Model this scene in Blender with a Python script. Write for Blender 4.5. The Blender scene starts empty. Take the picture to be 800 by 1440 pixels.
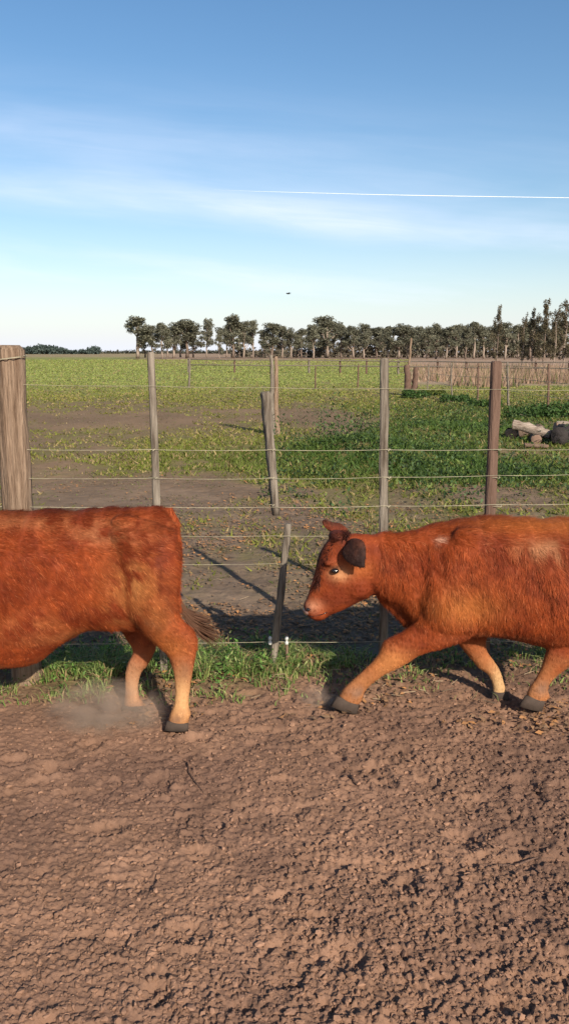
import bpy, math, random
import numpy as np
from mathutils import Vector

rng = np.random.default_rng(7)
random.seed(7)
SC = bpy.context.scene
COL = SC.collection

# ------------------------------------------------------------------ camera
F = 1150.0                       # focal length in photograph pixels (800 x 1440)
CAMZ = 1.6
PITCH = math.atan(225.0 / F)
cp, sp = math.cos(PITCH), math.sin(PITCH)
cam_d = bpy.data.cameras.new("camera")
cam = bpy.data.objects.new("camera", cam_d)
COL.objects.link(cam)
cam.location = (0, 0, CAMZ)
cam.rotation_euler = (math.pi / 2 - PITCH, 0, 0)
cam_d.sensor_fit = 'VERTICAL'
cam_d.sensor_height = 24.0
cam_d.lens = 24.0 * F / 1440.0
cam_d.clip_start = 0.05
cam_d.clip_end = 60000
SC.camera = cam

# ------------------------------------------------------------------ light
SUN_EL = math.radians(29)
SUN_AZ = math.atan2(0.44, -0.90)          # behind the camera, to the right
world = bpy.data.worlds.new("World")
SC.world = world
world.use_nodes = True
wn, wl = world.node_tree.nodes, world.node_tree.links
wn.clear()
w_out = wn.new('ShaderNodeOutputWorld')
w_bg = wn.new('ShaderNodeBackground')
w_bg.inputs['Strength'].default_value = 0.100
sky = wn.new('ShaderNodeTexSky')
sky.sky_type = 'NISHITA'
sky.sun_disc = False
sky.sun_elevation = SUN_EL
sky.sun_rotation = SUN_AZ
sky.air_density = 1.0
sky.dust_density = 1.0
sky.ozone_density = 1.6
tc = wn.new('ShaderNodeTexCoord')
sep = wn.new('ShaderNodeSeparateXYZ')
wl.new(tc.outputs['Generated'], sep.inputs[0])


def wmath(op, a, b=None, c=None, clamp=False):
    n = wn.new('ShaderNodeMath'); n.operation = op; n.use_clamp = clamp
    for i, v in enumerate((a, b, c)):
        if v is None: continue
        if isinstance(v, (int, float)): n.inputs[i].default_value = v
        else: wl.new(v, n.inputs[i])
    return n.outputs[0]


# thin cirrus: noise stretched along gently falling bands
ysafe = wmath('MAXIMUM', wmath('ABSOLUTE', sep.outputs['Y']), 0.05)
az = wmath('DIVIDE', sep.outputs['X'], ysafe)
el = wmath('DIVIDE', sep.outputs['Z'], ysafe)
tilt = wmath('ADD', el, wmath('MULTIPLY', az, 0.09))
comb = wn.new('ShaderNodeCombineXYZ')
wl.new(wmath('MULTIPLY', az, 1.5), comb.inputs['X'])
wl.new(wmath('MULTIPLY', tilt, 9.0), comb.inputs['Y'])
n1 = wn.new('ShaderNodeTexNoise'); n1.inputs['Scale'].default_value = 1.0
n1.inputs['Detail'].default_value = 5; n1.inputs['Roughness'].default_value = 0.55
n1.inputs['Distortion'].default_value = 0.35
wl.new(comb.outputs[0], n1.inputs['Vector'])


def band(centre, width, amp):
    d = wmath('DIVIDE', wmath('SUBTRACT', tilt, centre), width)
    g = wmath('POWER', 2.718, wmath('MULTIPLY', wmath('MULTIPLY', d, d), -1.0))
    return wmath('MULTIPLY', g, amp)


bands = wmath('ADD', band(0.158, 0.022, 0.62), wmath('ADD', band(0.075, 0.034, 0.72), band(0.21, 0.06, 0.30)))
streak = wmath('MULTIPLY', wmath('SUBTRACT', n1.outputs['Fac'], 0.32), 2.6, clamp=True)
comb2 = wn.new('ShaderNodeCombineXYZ')
wl.new(wmath('MULTIPLY', az, 5.0), comb2.inputs['X'])
wl.new(wmath('MULTIPLY', tilt, 55.0), comb2.inputs['Y'])
n2 = wn.new('ShaderNodeTexNoise'); n2.inputs['Scale'].default_value = 1.0
n2.inputs['Detail'].default_value = 6; n2.inputs['Roughness'].default_value = 0.65; n2.inputs['Distortion'].default_value = 0.8
wl.new(comb2.outputs[0], n2.inputs['Vector'])
fine = wmath('ADD', 0.42, wmath('MULTIPLY', n2.outputs['Fac'], 1.15))
cl = wmath('MULTIPLY', wmath('MULTIPLY', bands, streak), fine, clamp=True)
low = wmath('MULTIPLY', wmath('POWER', 2.718, wmath('MULTIPLY', wmath('ABSOLUTE', el), -15.0)), 0.72)
cl = wmath('MAXIMUM', cl, low, clamp=True)
hs = wn.new('ShaderNodeHueSaturation'); hs.inputs['Saturation'].default_value = 1.22
wl.new(sky.outputs['Color'], hs.inputs['Color'])
mixw = wn.new('ShaderNodeMixRGB')
mixw.inputs['Color2'].default_value = (7.7, 8.0, 9.3, 1)
wl.new(cl, mixw.inputs['Fac']); wl.new(hs.outputs['Color'], mixw.inputs['Color1'])
wl.new(mixw.outputs['Color'], w_bg.inputs['Color'])
wl.new(w_bg.outputs[0], w_out.inputs['Surface'])

sun_d = bpy.data.lights.new("sun", 'SUN')
sun_d.energy = 5.0
sun_d.angle = math.radians(0.6)
sun_d.color = (1.0, 0.90, 0.76)
sun = bpy.data.objects.new("sun", sun_d)
COL.objects.link(sun)
tosun = Vector((math.sin(SUN_AZ) * math.cos(SUN_EL), math.cos(SUN_AZ) * math.cos(SUN_EL), math.sin(SUN_EL)))
sun.rotation_euler = tosun.to_track_quat('Z', 'Y').to_euler()
sun.location = tosun * 40

vs = SC.view_settings
vs.view_transform = 'Standard'; vs.look = 'None'; vs.exposure = 0.48; vs.gamma = 1.0
SC.cycles.max_bounces = 5
SC.cycles.transparent_max_bounces = 6


# ------------------------------------------------------------------ helpers
def P(px, py, Y):
    """point at depth Y seen at photograph pixel (px, py)"""
    u = (px - 400.0) / F; v = (720.0 - py) / F
    dy = v * sp + cp; dz = v * cp - sp
    t = Y / dy
    return (u * t, Y, CAMZ + dz * t)


def G(px, py):
    """flat-ground point at photograph pixel"""
    v = (720.0 - py) / F
    dy = v * sp + cp; dz = v * cp - sp
    t = -CAMZ / dz
    return ((px - 400.0) / F * t, dy * t)


def hash2(ix, iy, seed):
    h = (ix.astype(np.int64) * 374761393 + iy.astype(np.int64) * 668265263 + seed * 1442695041) & 0xffffffff
    h = ((h ^ (h >> 13)) * 1274126177) & 0xffffffff
    h = (h ^ (h >> 16)) & 0xffffffff
    return h.astype(np.float64) / 4294967295.0


def vnoise(x, y, seed=0):
    ix = np.floor(x); iy = np.floor(y)
    fx = x - ix; fy = y - iy
    fx = fx * fx * (3 - 2 * fx); fy = fy * fy * (3 - 2 * fy)
    a = hash2(ix, iy, seed); b = hash2(ix + 1, iy, seed)
    c = hash2(ix, iy + 1, seed); d = hash2(ix + 1, iy + 1, seed)
    return (a * (1 - fx) + b * fx) * (1 - fy) + (c * (1 - fx) + d * fx) * fy


def fbm(x, y, seed=0, octs=4):
    s = 0; a = 0.5; t = 0
    for o in range(octs):
        s = s + a * vnoise(x * 2 ** o + 17.3 * o, y * 2 ** o - 9.1 * o, seed + o); t += a; a *= 0.5
    return s / t


def worley(x, y, seed=0):
    ix = np.floor(x); iy = np.floor(y)
    best = np.full(x.shape, 9.0); sec = np.full(x.shape, 9.0); val = np.zeros(x.shape)
    for dx in (-1, 0, 1):
        for dy in (-1, 0, 1):
            cx = ix + dx; cy = iy + dy
            jx = cx + hash2(cx, cy, seed); jy = cy + hash2(cx, cy, seed + 51)
            d = (jx - x) ** 2 + (jy - y) ** 2
            v = hash2(cx, cy, seed + 99)
            m = d < best
            sec = np.where(m, best, np.minimum(sec, d))
            best = np.where(m, d, best); val = np.where(m, v, val)
    return np.sqrt(best), np.sqrt(sec), val


def sstep(a, b, x):
    t = np.clip((x - a) / (b - a), 0, 1)
    return t * t * (3 - 2 * t)


def set_props(o, label=None, cat=None, group=None, kind=None):
    if label: o['label'] = label
    if cat: o['category'] = cat
    if group: o['group'] = group
    if kind: o['kind'] = kind
    return o


def mesh_np(name, V, Fc, col=None, smooth=True, mat=None):
    V = np.asarray(V, np.float32); Fc = np.asarray(Fc, np.int32)
    me = bpy.data.meshes.new(name)
    k = Fc.shape[1]
    me.vertices.add(len(V)); me.vertices.foreach_set('co', V.ravel())
    me.loops.add(Fc.size); me.loops.foreach_set('vertex_index', Fc.ravel())
    me.polygons.add(len(Fc))
    me.polygons.foreach_set('loop_start', np.arange(0, Fc.size, k, dtype=np.int32))
    me.polygons.foreach_set('use_smooth', np.full(len(Fc), smooth))
    me.update(calc_edges=True)
    if col is not None:
        c = np.ones((len(V), 4), np.float32); c[:, :3] = col
        a = me.color_attributes.new('Col', 'FLOAT_COLOR', 'POINT')
        a.data.foreach_set('color', c.ravel())
    if mat: me.materials.append(mat)
    return me


def link(name, me, parent=None, **kw):
    o = bpy.data.objects.new(name, me)
    COL.objects.link(o)
    if parent is not None: o.parent = parent
    return set_props(o, **kw)


def empty(name, loc=(0, 0, 0), **kw):
    o = bpy.data.objects.new(name, None)
    COL.objects.link(o); o.location = loc
    o.empty_display_size = 0.1
    return set_props(o, **kw)


def material(name, base=(0.5, 0.5, 0.5), rough=0.8, attr=False, var=0.25, scale=8.0, stretch=(1, 1, 1),
             bump=0.0, bump_scale=60.0, bump_dist=0.01, dark=(0.3, 0.3, 0.3), spec=0.3, coords='Object',
             translucent=0.0):
    m = bpy.data.materials.new(name); m.use_nodes = True
    n, l = m.node_tree.nodes, m.node_tree.links
    b = n['Principled BSDF']
    b.inputs['Roughness'].default_value = rough
    b.inputs['Specular IOR Level'].default_value = spec
    t = n.new('ShaderNodeTexCoord')
    mp = n.new('ShaderNodeMapping'); mp.inputs['Scale'].default_value = stretch
    l.new(t.outputs[coords], mp.inputs[0])
    nz = n.new('ShaderNodeTexNoise'); nz.inputs['Scale'].default_value = scale
    nz.inputs['Detail'].default_value = 6; nz.inputs['Roughness'].default_value = 0.6
    l.new(mp.outputs[0], nz.inputs['Vector'])
    rp = n.new('ShaderNodeMapRange')
    rp.inputs['From Min'].default_value = 0.3; rp.inputs['From Max'].default_value = 0.7
    l.new(nz.outputs['Fac'], rp.inputs['Value'])
    mx = n.new('ShaderNodeMixRGB'); mx.blend_type = 'MIX'
    ml = n.new('ShaderNodeMixRGB'); ml.blend_type = 'MULTIPLY'; ml.inputs['Fac'].default_value = 1.0
    ml.inputs['Color2'].default_value = (*dark, 1)
    if attr:
        at = n.new('ShaderNodeAttribute'); at.attribute_name = 'Col'
        src = at.outputs['Color']
    else:
        rg = n.new('ShaderNodeRGB'); rg.outputs[0].default_value = (*base, 1); src = rg.outputs[0]
    l.new(src, ml.inputs['Color1'])
    vm = n.new('ShaderNodeMath'); vm.operation = 'MULTIPLY'; vm.inputs[1].default_value = var
    l.new(rp.outputs[0], vm.inputs[0])
    l.new(vm.outputs[0], mx.inputs['Fac']); l.new(src, mx.inputs['Color1']); l.new(ml.outputs[0], mx.inputs['Color2'])
    l.new(mx.outputs[0], b.inputs['Base Color'])
    if bump > 0:
        nb = n.new('ShaderNodeTexNoise'); nb.inputs['Scale'].default_value = bump_scale
        nb.inputs['Detail'].default_value = 4
        l.new(mp.outputs[0], nb.inputs['Vector'])
        bp = n.new('ShaderNodeBump'); bp.inputs['Strength'].default_value = bump
        bp.inputs['Distance'].default_value = bump_dist
        l.new(nb.outputs['Fac'], bp.inputs['Height'])
        l.new(bp.outputs[0], b.inputs['Normal'])
    if translucent > 0:
        tr = n.new('ShaderNodeBsdfTranslucent'); l.new(mx.outputs[0], tr.inputs['Color'])
        ms = n.new('ShaderNodeMixShader'); ms.inputs[0].default_value = translucent
        l.new(b.outputs[0], ms.inputs[1]); l.new(tr.outputs[0], ms.inputs[2])
        l.new(ms.outputs[0], n['Material Output'].inputs['Surface'])
    return m


M_GROUND = material('ground_soil', attr=True, rough=0.95, var=0.55, scale=9, dark=(0.55, 0.55, 0.55), bump=0.5,
                    bump_scale=140, bump_dist=0.006, spec=0.12)
M_CLOD = material('dry_clod', attr=True, rough=0.95, var=0.3, scale=60, dark=(0.6, 0.6, 0.6), bump=0.4, bump_scale=250, bump_dist=0.002, spec=0.1)
M_BLADE = material('grass_blade', attr=True, rough=0.6, var=0.2, scale=3, spec=0.25, translucent=0.25)
M_LITTER = material('dead_leaf', attr=True, rough=0.8, var=0.3, scale=30, spec=0.2)
M_WOOD = material('weathered_wood', (0.265, 0.225, 0.18), rough=0.95, var=0.95, scale=12, stretch=(5, 5, 0.4), dark=(0.18, 0.15, 0.13),
                  bump=0.9, bump_scale=30, bump_dist=0.008, spec=0.15)
M_WOOD_PALE = material('pale_post_wood', (0.31, 0.22, 0.155), rough=0.95, var=0.95, scale=9, stretch=(6, 6, 0.4), dark=(0.30, 0.25, 0.22),
                       bump=1.0, bump_scale=26, bump_dist=0.012, spec=0.15)
M_WOOD_DARK = material('dark_post_wood', (0.16, 0.10, 0.075), rough=0.9, var=0.7, scale=10, stretch=(5, 5, 0.5), dark=(0.4, 0.36, 0.33),
                       bump=0.9, bump_scale=30, bump_dist=0.008, spec=0.15)
M_WIRE = material('galvanised_wire', (0.42, 0.37, 0.25), rough=0.6, var=0.9, scale=9, spec=0.5)
M_INSUL = material('white_insulator', (0.5, 0.5, 0.47), rough=0.4, var=0.15, scale=30)
M_BARK = material('eucalyptus_bark', (0.33, 0.26, 0.21), rough=0.9, var=0.6, scale=1.5, stretch=(1, 1, 0.3), spec=0.1)
M_BARK_GREY = material('grey_bark', (0.20, 0.15, 0.12), rough=0.9, var=0.6, scale=1.5, stretch=(1, 1, 0.3), spec=0.1)
M_LEAF = material('tree_leaf', attr=True, rough=0.6, var=0.35, scale=0.4, dark=(0.5, 0.5, 0.5), spec=0.2, translucent=0.2)
M_COAT = material('cattle_coat', attr=True, rough=0.75, var=0.55, scale=14, stretch=(1, 1, 0.7), dark=(0.52, 0.42, 0.4), bump=0.5,
                  bump_scale=45, bump_dist=0.01, spec=0.2)
M_HAIR = material('cattle_hair', attr=True, rough=0.7, var=0.35, scale=30, dark=(0.55, 0.45, 0.42), spec=0.15)
M_HOOF = material('hoof_horn', (0.065, 0.045, 0.034), rough=0.9, var=0.5, scale=30)
M_EYE = material('eye_wet', (0.012, 0.008, 0.006), rough=0.08, var=0.0, spec=0.8)
M_NOSE = material('nose_skin', (0.22, 0.13, 0.105), rough=0.3, var=0.4, scale=60, bump=0.4, bump_scale=200, bump_dist=0.002, spec=0.5)
M_LOG = material('log_bark', (0.17, 0.115, 0.08), rough=0.9, var=0.8, scale=6, stretch=(1, 3, 3), dark=(0.3, 0.27, 0.25), bump=0.9, bump_scale=25, bump_dist=0.02)
M_LOG_PALE = material('log_peeled', (0.38, 0.31, 0.25), rough=0.9, var=0.9, scale=6, stretch=(1, 6, 6), dark=(0.25, 0.2, 0.17), bump=0.6, bump_scale=25, bump_dist=0.01)
M_CUT = material('log_cut_face', (0.24, 0.155, 0.11), rough=0.85, var=0.6, scale=12, dark=(0.5, 0.4, 0.35), bump=0.4, bump_scale=40, bump_dist=0.005)
M_CHAR = material('log_charred', (0.035, 0.028, 0.026), rough=0.85, var=0.5, scale=12, bump=0.8, bump_scale=30, bump_dist=0.02)
M_BIRD = material('bird_feather', (0.03, 0.03, 0.035), rough=0.7, var=0.3)
M_TRAIL = material('contrail_ice', (0.95, 0.95, 0.95), rough=1.0, var=0.0, spec=0.0)


# ------------------------------------------------------------------ ground
def blob(x, y, px, py, rx, ry):
    gx, gy = G(px, py)
    return np.exp(-(((x - gx) / rx) ** 2 + ((y - gy) / ry) ** 2))


def green_mask(x, y):
    """0..1 how much the surface is covered in green"""
    r = np.hypot(x, y)
    n = fbm(x * 0.55, y * 0.35, 5, 5)
    n2 = fbm(x * 2.2, y * 1.6, 11, 4)
    base = 0.02 + 0.12 * sstep(5.2, 7, y) + 0.36 * sstep(7.0, 12, y) + 0.52 * sstep(19, 34, y)
    n3 = fbm(x * 6.5, y * 4.0, 15, 3)
    g = base + (n - 0.5) * 1.5 + (n2 - 0.5) * 1.1 * sstep(4.2, 8, y) + (n3 - 0.5) * 0.7
    # lush weeds to the right, behind the fence
    g = g + 0.9 * blob(x, y, 500, 650, 1.9, 2.6) + 0.7 * blob(x, y, 640, 610, 2.6, 3.5) + 0.6 * blob(x, y, 740, 668, 1.7, 1.2)
    g = g + 0.5 * blob(x, y, 300, 625, 1.3, 2.0) + 0.35 * blob(x, y, 560, 575, 2.2, 4)
    g = g + 0.5 * blob(x, y, 210, 650, 0.8, 1.2) + 0.55 * blob(x, y, 700, 578, 3.5, 4)
    # bare patches
    g = g - 0.62 * blob(x, y, 150, 592, 3.6, 2.8) - 1.15 * blob(x, y, 460, 588, 1.0, 5.0)
    g = g - 0.6 * blob(x, y, 290, 690, 1.5, 1.2) - 0.7 * blob(x, y, 690, 690, 1.2, 0.8) - 0.5 * blob(x, y, 610, 596, 0.9, 0.9)
    g = g - 0.5 * blob(x, y, 80, 690, 1.6, 1.0)
    return np.clip(g, 0, 1) * sstep(4.6, 6.5, y)


def strip_mask(x, y):
    """tufts of grass along the foot of the wire fence"""
    c = 4.0 + 0.12 * x
    w = np.exp(-((y - c) / 0.26) ** 2)
    n = fbm(x * 3.5, y * 3.5, 33, 3)
    side = 0.30 + 0.75 * np.exp(-((x + 0.26) / 0.30) ** 2) + 0.65 * np.exp(-((x + 1.0) / 0.28) ** 2)
    return np.clip(w * side * (0.45 + n * 1.1), 0, 1)


_hr = np.random.default_rng(404)
HOOFPRINTS = [(_hr.random() * 3.0 - 1.5, 1.75 + _hr.random() ** 1.2 * 2.0, 0.034 + 0.016 * _hr.random(), _hr.random() * 3.1) for _ in range(32)]


def ground_z(x, y, fine=True):
    z = (fbm(x * 0.6, y * 0.6, 2, 3) - 0.5) * 0.07 * sstep(2.0, 7, np.hypot(x, y))
    near = 1 - sstep(3.7, 4.3, y)
    back = sstep(3.9, 4.5, y)
    lum = fbm(x * 3.0, y * 3.0, 8, 4) - 0.5
    z = z + lum * 0.014 * near + lum * 0.03 * back * (1 - sstep(20, 60, y))
    z = z + 0.012 * np.exp(-((y - 4.0) / 0.25) ** 2)
    z = z + 0.24 * blob(x, y, 500, 640, 1.0, 1.5) + 0.16 * blob(x, y, 610, 612, 1.3, 1.6)
    shape = z.shape; z = np.array(z, float).ravel(); xf = np.ravel(x); yf = np.ravel(y)
    for hx, hy, hr, ha in HOOFPRINTS:
        m = np.nonzero((np.abs(xf - hx) < 0.13) & (np.abs(yf - hy) < 0.13))[0]
        if len(m):
            dx, dy = xf[m] - hx, yf[m] - hy
            u_, v_ = dx * math.cos(ha) + dy * math.sin(ha), -dx * math.sin(ha) + dy * math.cos(ha)
            d = np.sqrt(u_ ** 2 + (v_ * 0.75) ** 2) / hr
            z[m] += -0.015 * np.exp(-d ** 4) * (1 - 0.55 * np.exp(-(u_ / 0.007) ** 2)) + 0.007 * np.exp(-((d - 1.45) / 0.35) ** 2)
    z = z.reshape(shape)
    if fine:
        rough = 0.80 + 0.42 * sstep(-0.9, 0.8, x + (fbm(x * 1.6, y * 1.6, 71, 3) - 0.5) * 1.6)
        wx = x + (vnoise(x * 55, y * 55, 3) - 0.5) * 0.016; wy = y + (vnoise(x * 55, y * 55, 4) - 0.5) * 0.016
        d1, e1, v1 = worley(wx * 30, wy * 36, 21)
        d2, e2, v2 = worley(wx * 62, wy * 74, 22)
        pick = (0.45 + 0.55 * sstep(0.35, 0.65, fbm(x * 5, y * 5, 44, 3)))
        c = sstep(0.02, 0.30, e1 - d1) * v1 ** 1.5 * 0.0105 * pick + sstep(0.0, 0.35, e2 - d2) * (0.10 + v2) * 0.0095
        dn = fbm(x * 95, y * 110, 9, 2) * 0.009
        holes = -0.013 * sstep(0.58, 0.74, fbm(x * 9, y * 12, 41, 4))
        z = z + (c * rough + dn + holes * rough) * (near + 0.55 * back * (1 - sstep(9, 15, y)))
    return z


def fan_axis():
    # angle from +Y; fine inside the view, coarse behind
    fine = np.arange(-0.56, 0.56, 0.0023)
    out = []
    a = fine[-1]; st = 0.0035
    while a < math.pi - 0.02:
        a += st; st = min(st * 1.13, 0.12); out.append(a)
    out = np.array([o for o in out if o < math.pi - 0.01])
    return np.concatenate([-out[::-1], fine, out, [math.pi]])


TH = fan_axis()
rr = [0.25]
while rr[-1] < 1.55: rr.append(rr[-1] + 0.03)
while rr[-1] < 14: rr.append(rr[-1] * 1.0025)
while rr[-1] < 9000: rr.append(rr[-1] * 1.03)
R = np.array(rr)
TT, RR = np.meshgrid(TH, R)
GX = RR * np.sin(TT); GY = RR * np.cos(TT)
GZ = ground_z(GX, GY)
GZ[RR > 200] *= 0.0


def soil_colour(x, y):
    g = green_mask(x, y)[..., None]
    n = fbm(x * 1.3, y * 1.3, 61, 4)[..., None]
    n3 = fbm(x * 9, y * 9, 62, 3)[..., None]
    n4 = fbm(x * 3.2, y * 5.2, 64, 4)[..., None]
    front = np.array([0.238, 0.136, 0.088]) * (0.74 + 0.22 * n + 0.34 * n3)
    damp = sstep(0.50, 0.68, fbm(x * 2.0 + 4, y * 2.4, 66, 3) + 0.10 * sstep(-0.2, 0.9, x) - 0.02)[..., None]
    front = front * (1 - damp * 0.20 * np.array([1.0, 0.98, 0.82]))
    back = np.array([0.185, 0.130, 0.090]) * (0.42 + 0.30 * n + 0.40 * n3 + 0.50 * n4)
    field = np.array([0.215, 0.140, 0.082]) * (0.7 + 0.6 * n)
    t1 = sstep(3.85, 4.25, y)[..., None]; t2 = sstep(7.5, 12, y)[..., None]
    soil = front * (1 - t1) + back * t1
    soil = soil * (1 - t2) + field * t2
    m = fbm(x * 0.25, y * 0.12, 77, 4)[..., None]
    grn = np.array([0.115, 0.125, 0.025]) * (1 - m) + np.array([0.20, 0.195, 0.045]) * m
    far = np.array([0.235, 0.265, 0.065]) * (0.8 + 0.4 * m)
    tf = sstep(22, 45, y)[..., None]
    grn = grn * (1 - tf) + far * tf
    strip = strip_mask(x, y)[..., None] * 0.6
    mott = sstep(0.45, 0.60, fbm(x * 1.1, y * 0.55, 79, 5))[..., None] * sstep(9, 13, y)[..., None] * (1 - sstep(30, 44, y)[..., None])
    grn = grn * (1 - 0.6 * mott) + np.array([0.20, 0.145, 0.075]) * 0.6 * mott
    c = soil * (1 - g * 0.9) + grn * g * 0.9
    c = c * (1 - strip) + np.array([0.08, 0.09, 0.025]) * strip
    q = x / np.maximum(y, 0.1)
    straw = np.maximum(sstep(92, 125, y + (m[..., 0] - 0.5) * 20) * sstep(-0.22, -0.13, q), sstep(190, 320, y) * 0.7)[..., None]
    c = c * (1 - straw) + np.array([0.33, 0.225, 0.145]) * (0.8 + 0.4 * m) * straw
    # dry reeds field to the right
    dry = (sstep(0.13, 0.17, x / np.maximum(y, 0.1)) * sstep(36, 46, y + 6 * (n[..., 0] - 0.5)))[..., None]
    c = c * (1 - dry) + np.array([0.36, 0.245, 0.165]) * (0.7 + 0.6 * n3) * dry
    return c


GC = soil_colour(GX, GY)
nr, nt = GX.shape
V = np.stack([GX, GY, GZ], -1).reshape(-1, 3)
idx = np.arange(nr * nt).reshape(nr, nt)
Fq = np.stack([idx[:-1, :-1], idx[1:, :-1], idx[1:, 1:], idx[:-1, 1:]], -1).reshape(-1, 4)[:, ::-1]
# close the seam behind the camera and the small hole under it
seam = np.stack([idx[:-1, -1], idx[1:, -1], idx[1:, 0], idx[:-1, 0]], -1)[:, ::-1]
ring0 = idx[0]
cidx = len(V)
V = np.vstack([V, [[0, 0, 0]]])
nx = np.roll(ring0, -1)
hole = np.stack([np.full(nt, cidx), ring0, nx, nx], -1)
C = np.vstack([GC.reshape(-1, 3), [[0.3, 0.18, 0.12]]])
me = mesh_np('ground', V, np.vstack([Fq, seam]), C, True, M_GROUND)
link('ground', me, kind='structure', label='churned brown soil in front of the fence, grassy field beyond it')


def zg(x, y):
    return ground_z(np.asarray(x, float), np.asarray(y, float), True)


# ------------------------------------------------------------------ clods, litter, grass
def ico_rock():
    t = (1 + 5 ** 0.5) / 2
    v = np.array([[-1, t, 0], [1, t, 0], [-1, -t, 0], [1, -t, 0], [0, -1, t], [0, 1, t], [0, -1, -t], [0, 1, -t],
                  [t, 0, -1], [t, 0, 1], [-t, 0, -1], [-t, 0, 1]], float)
    v /= np.linalg.norm(v[0])
    f = np.array([[0, 11, 5], [0, 5, 1], [0, 1, 7], [0, 7, 10], [0, 10, 11], [1, 5, 9], [5, 11, 4], [11, 10, 2], [10, 7, 6],
                  [7, 1, 8], [3, 9, 4], [3, 4, 2], [3, 2, 6], [3, 6, 8], [3, 8, 9], [4, 9, 5], [2, 4, 11], [6, 2, 10], [8, 6, 7], [9, 8, 1]])
    return v, f


def scatter_rocks(x, y, size, col, name, **kw):
    v, f = ico_rock()
    n = len(x)
    jit = 1 + (rng.random((n, 12, 1)) - 0.5) * 0.9
    sc = size[:, None, None] * (0.7 + 0.6 * rng.random((n, 1, 3))) * np.array([1.1, 0.9, 0.6])
    a = rng.random(n) * 6.283
    L = v[None] * jit * sc
    ca, sa = np.cos(a)[:, None], np.sin(a)[:, None]
    X = L[..., 0] * ca - L[..., 1] * sa + x[:, None]
    Y = L[..., 0] * sa + L[..., 1] * ca + y[:, None]
    Z = L[..., 2] + (zg(x, y) + size * 0.15)[:, None]
    V = np.stack([X, Y, Z], -1).reshape(-1, 3)
    Fc = (f[None] + (np.arange(n) * 12)[:, None, None]).reshape(-1, 3)
    cc = np.repeat(col, 12, axis=0)
    return link(name, mesh_np(name, V, Fc, cc, False, M_CLOD), **kw)


n = 26000
th = (rng.random(n) - 0.5) * 1.0
r = 1.6 * np.exp(rng.random(n) * math.log(4.15 / 1.6))
x, y = r * np.sin(th), r * np.cos(th)
keep = rng.random(n) < 0.6 + 0.4 * sstep(-0.9, 0.8, x + (fbm(x * 1.6, y * 1.6, 71, 3) - 0.5) * 1.6)
x, y = x[keep], y[keep]
size = 0.0022 + 0.0085 * rng.random(len(x)) ** 4
col = soil_colour(x, y) * (0.85 + 0.40 * rng.random((len(x), 1)))
scatter_rocks(x, y, size, col, 'soil_clods', kind='stuff', label='dry brown clods strewn over the trampled soil')


def blades(x, y, h, w, col, name, lean=0.35, mat=None, segs=1, face=None, **kw):
    """leaf-like blades: one triangle (segs=1) or a bent strip (segs=2)"""
    n = len(x)
    z = zg(x, y)
    a = rng.random(n) * 6.283
    if face is not None: a = face + (rng.random(n) - 0.5) * 1.6
    la = rng.random(n) * 6.283
    ln = lean * rng.random(n) * h
    b = np.stack([x, y, z - 0.004], -1)
    wv = np.stack([np.cos(a), np.sin(a), np.zeros(n)], -1) * (w / 2)[:, None]
    tip = b + np.stack([np.cos(la) * ln, np.sin(la) * ln, h], -1)
    if segs == 1:
        V = np.stack([b - wv, b + wv, tip], 1).reshape(-1, 3)
        Fc = np.arange(n * 3).reshape(-1, 3); k = 3
    else:
        mid = b + np.stack([np.cos(la) * ln * 0.25, np.sin(la) * ln * 0.25, h * 0.62], -1)
        tip = b + np.stack([np.cos(la) * ln * 1.3, np.sin(la) * ln * 1.3, h * 0.92], -1)
        V = np.stack([b - wv, b + wv, mid - wv * 0.8, mid + wv * 0.8, tip], 1).reshape(-1, 3)
        o = (np.arange(n) * 5)[:, None]
        Fc = np.concatenate([o + [0, 1, 3], o + [0, 3, 2], o + [2, 3, 4]]); k = 5
    return link(name, mesh_np(name, V, Fc, np.repeat(col, k, axis=0), False, mat or M_BLADE), **kw)


def fan_points(n, r0, r1, half=0.46):
    th = (rng.random(n) - 0.5) * 2 * half
    r = r0 * np.exp(rng.random(n) * math.log(r1 / r0))
    return r * np.sin(th), r * np.cos(th)


# field grass, thinning with distance and following the green patches
x, y = fan_points(420000, 4.6, 180)
g = green_mask(x, y)
clump = fbm(x * 3.2, y * 3.2, 91, 3)
keep = (rng.random(len(x)) < g * sstep(0.38, 0.66, clump + g * 0.22)) & ~((x / y > 0.15) & (y > 40))
x, y, g = x[keep], y[keep], g[keep]
d = np.hypot(x, y)
lush = np.clip(blob(x, y, 520, 650, 2.4, 2.8) + blob(x, y, 650, 605, 2.8, 3.5) + 0.6 * blob(x, y, 700, 578, 3.5, 4) + 0.6 * blob(x, y, 740, 668, 1.7, 1.2), 0, 1)
h = (0.015 + 0.040 * rng.random(len(x)) ** 2) * (1 + 0.9 * lush) * (1 + 0.010 * d)
w = (0.010 + 0.0016 * d) * (0.6 + 0.9 * rng.random(len(x)))
m = fbm(x * 0.5, y * 0.3, 78, 4)[:, None]
ca = np.array([0.115, 0.145, 0.022]) * (1 - m) + np.array([0.25, 0.235, 0.045]) * m
cb = np.array([0.065, 0.115, 0.022])
col = ca * (1 - lush[:, None]) + cb * lush[:, None]
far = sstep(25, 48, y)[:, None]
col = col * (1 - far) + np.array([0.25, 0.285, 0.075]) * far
dry = rng.random(len(x)) < (0.30 * (1 - lush)) * (1 - sstep(25, 50, y) * 0.6)
col[dry] = np.array([0.30, 0.22, 0.10])
col = col * (0.78 + 0.44 * rng.random((len(x), 1)))
blades(x, y, h, w, col, 'field_grass', 1.8, kind='stuff', label='short patchy green grass across the field')

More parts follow.
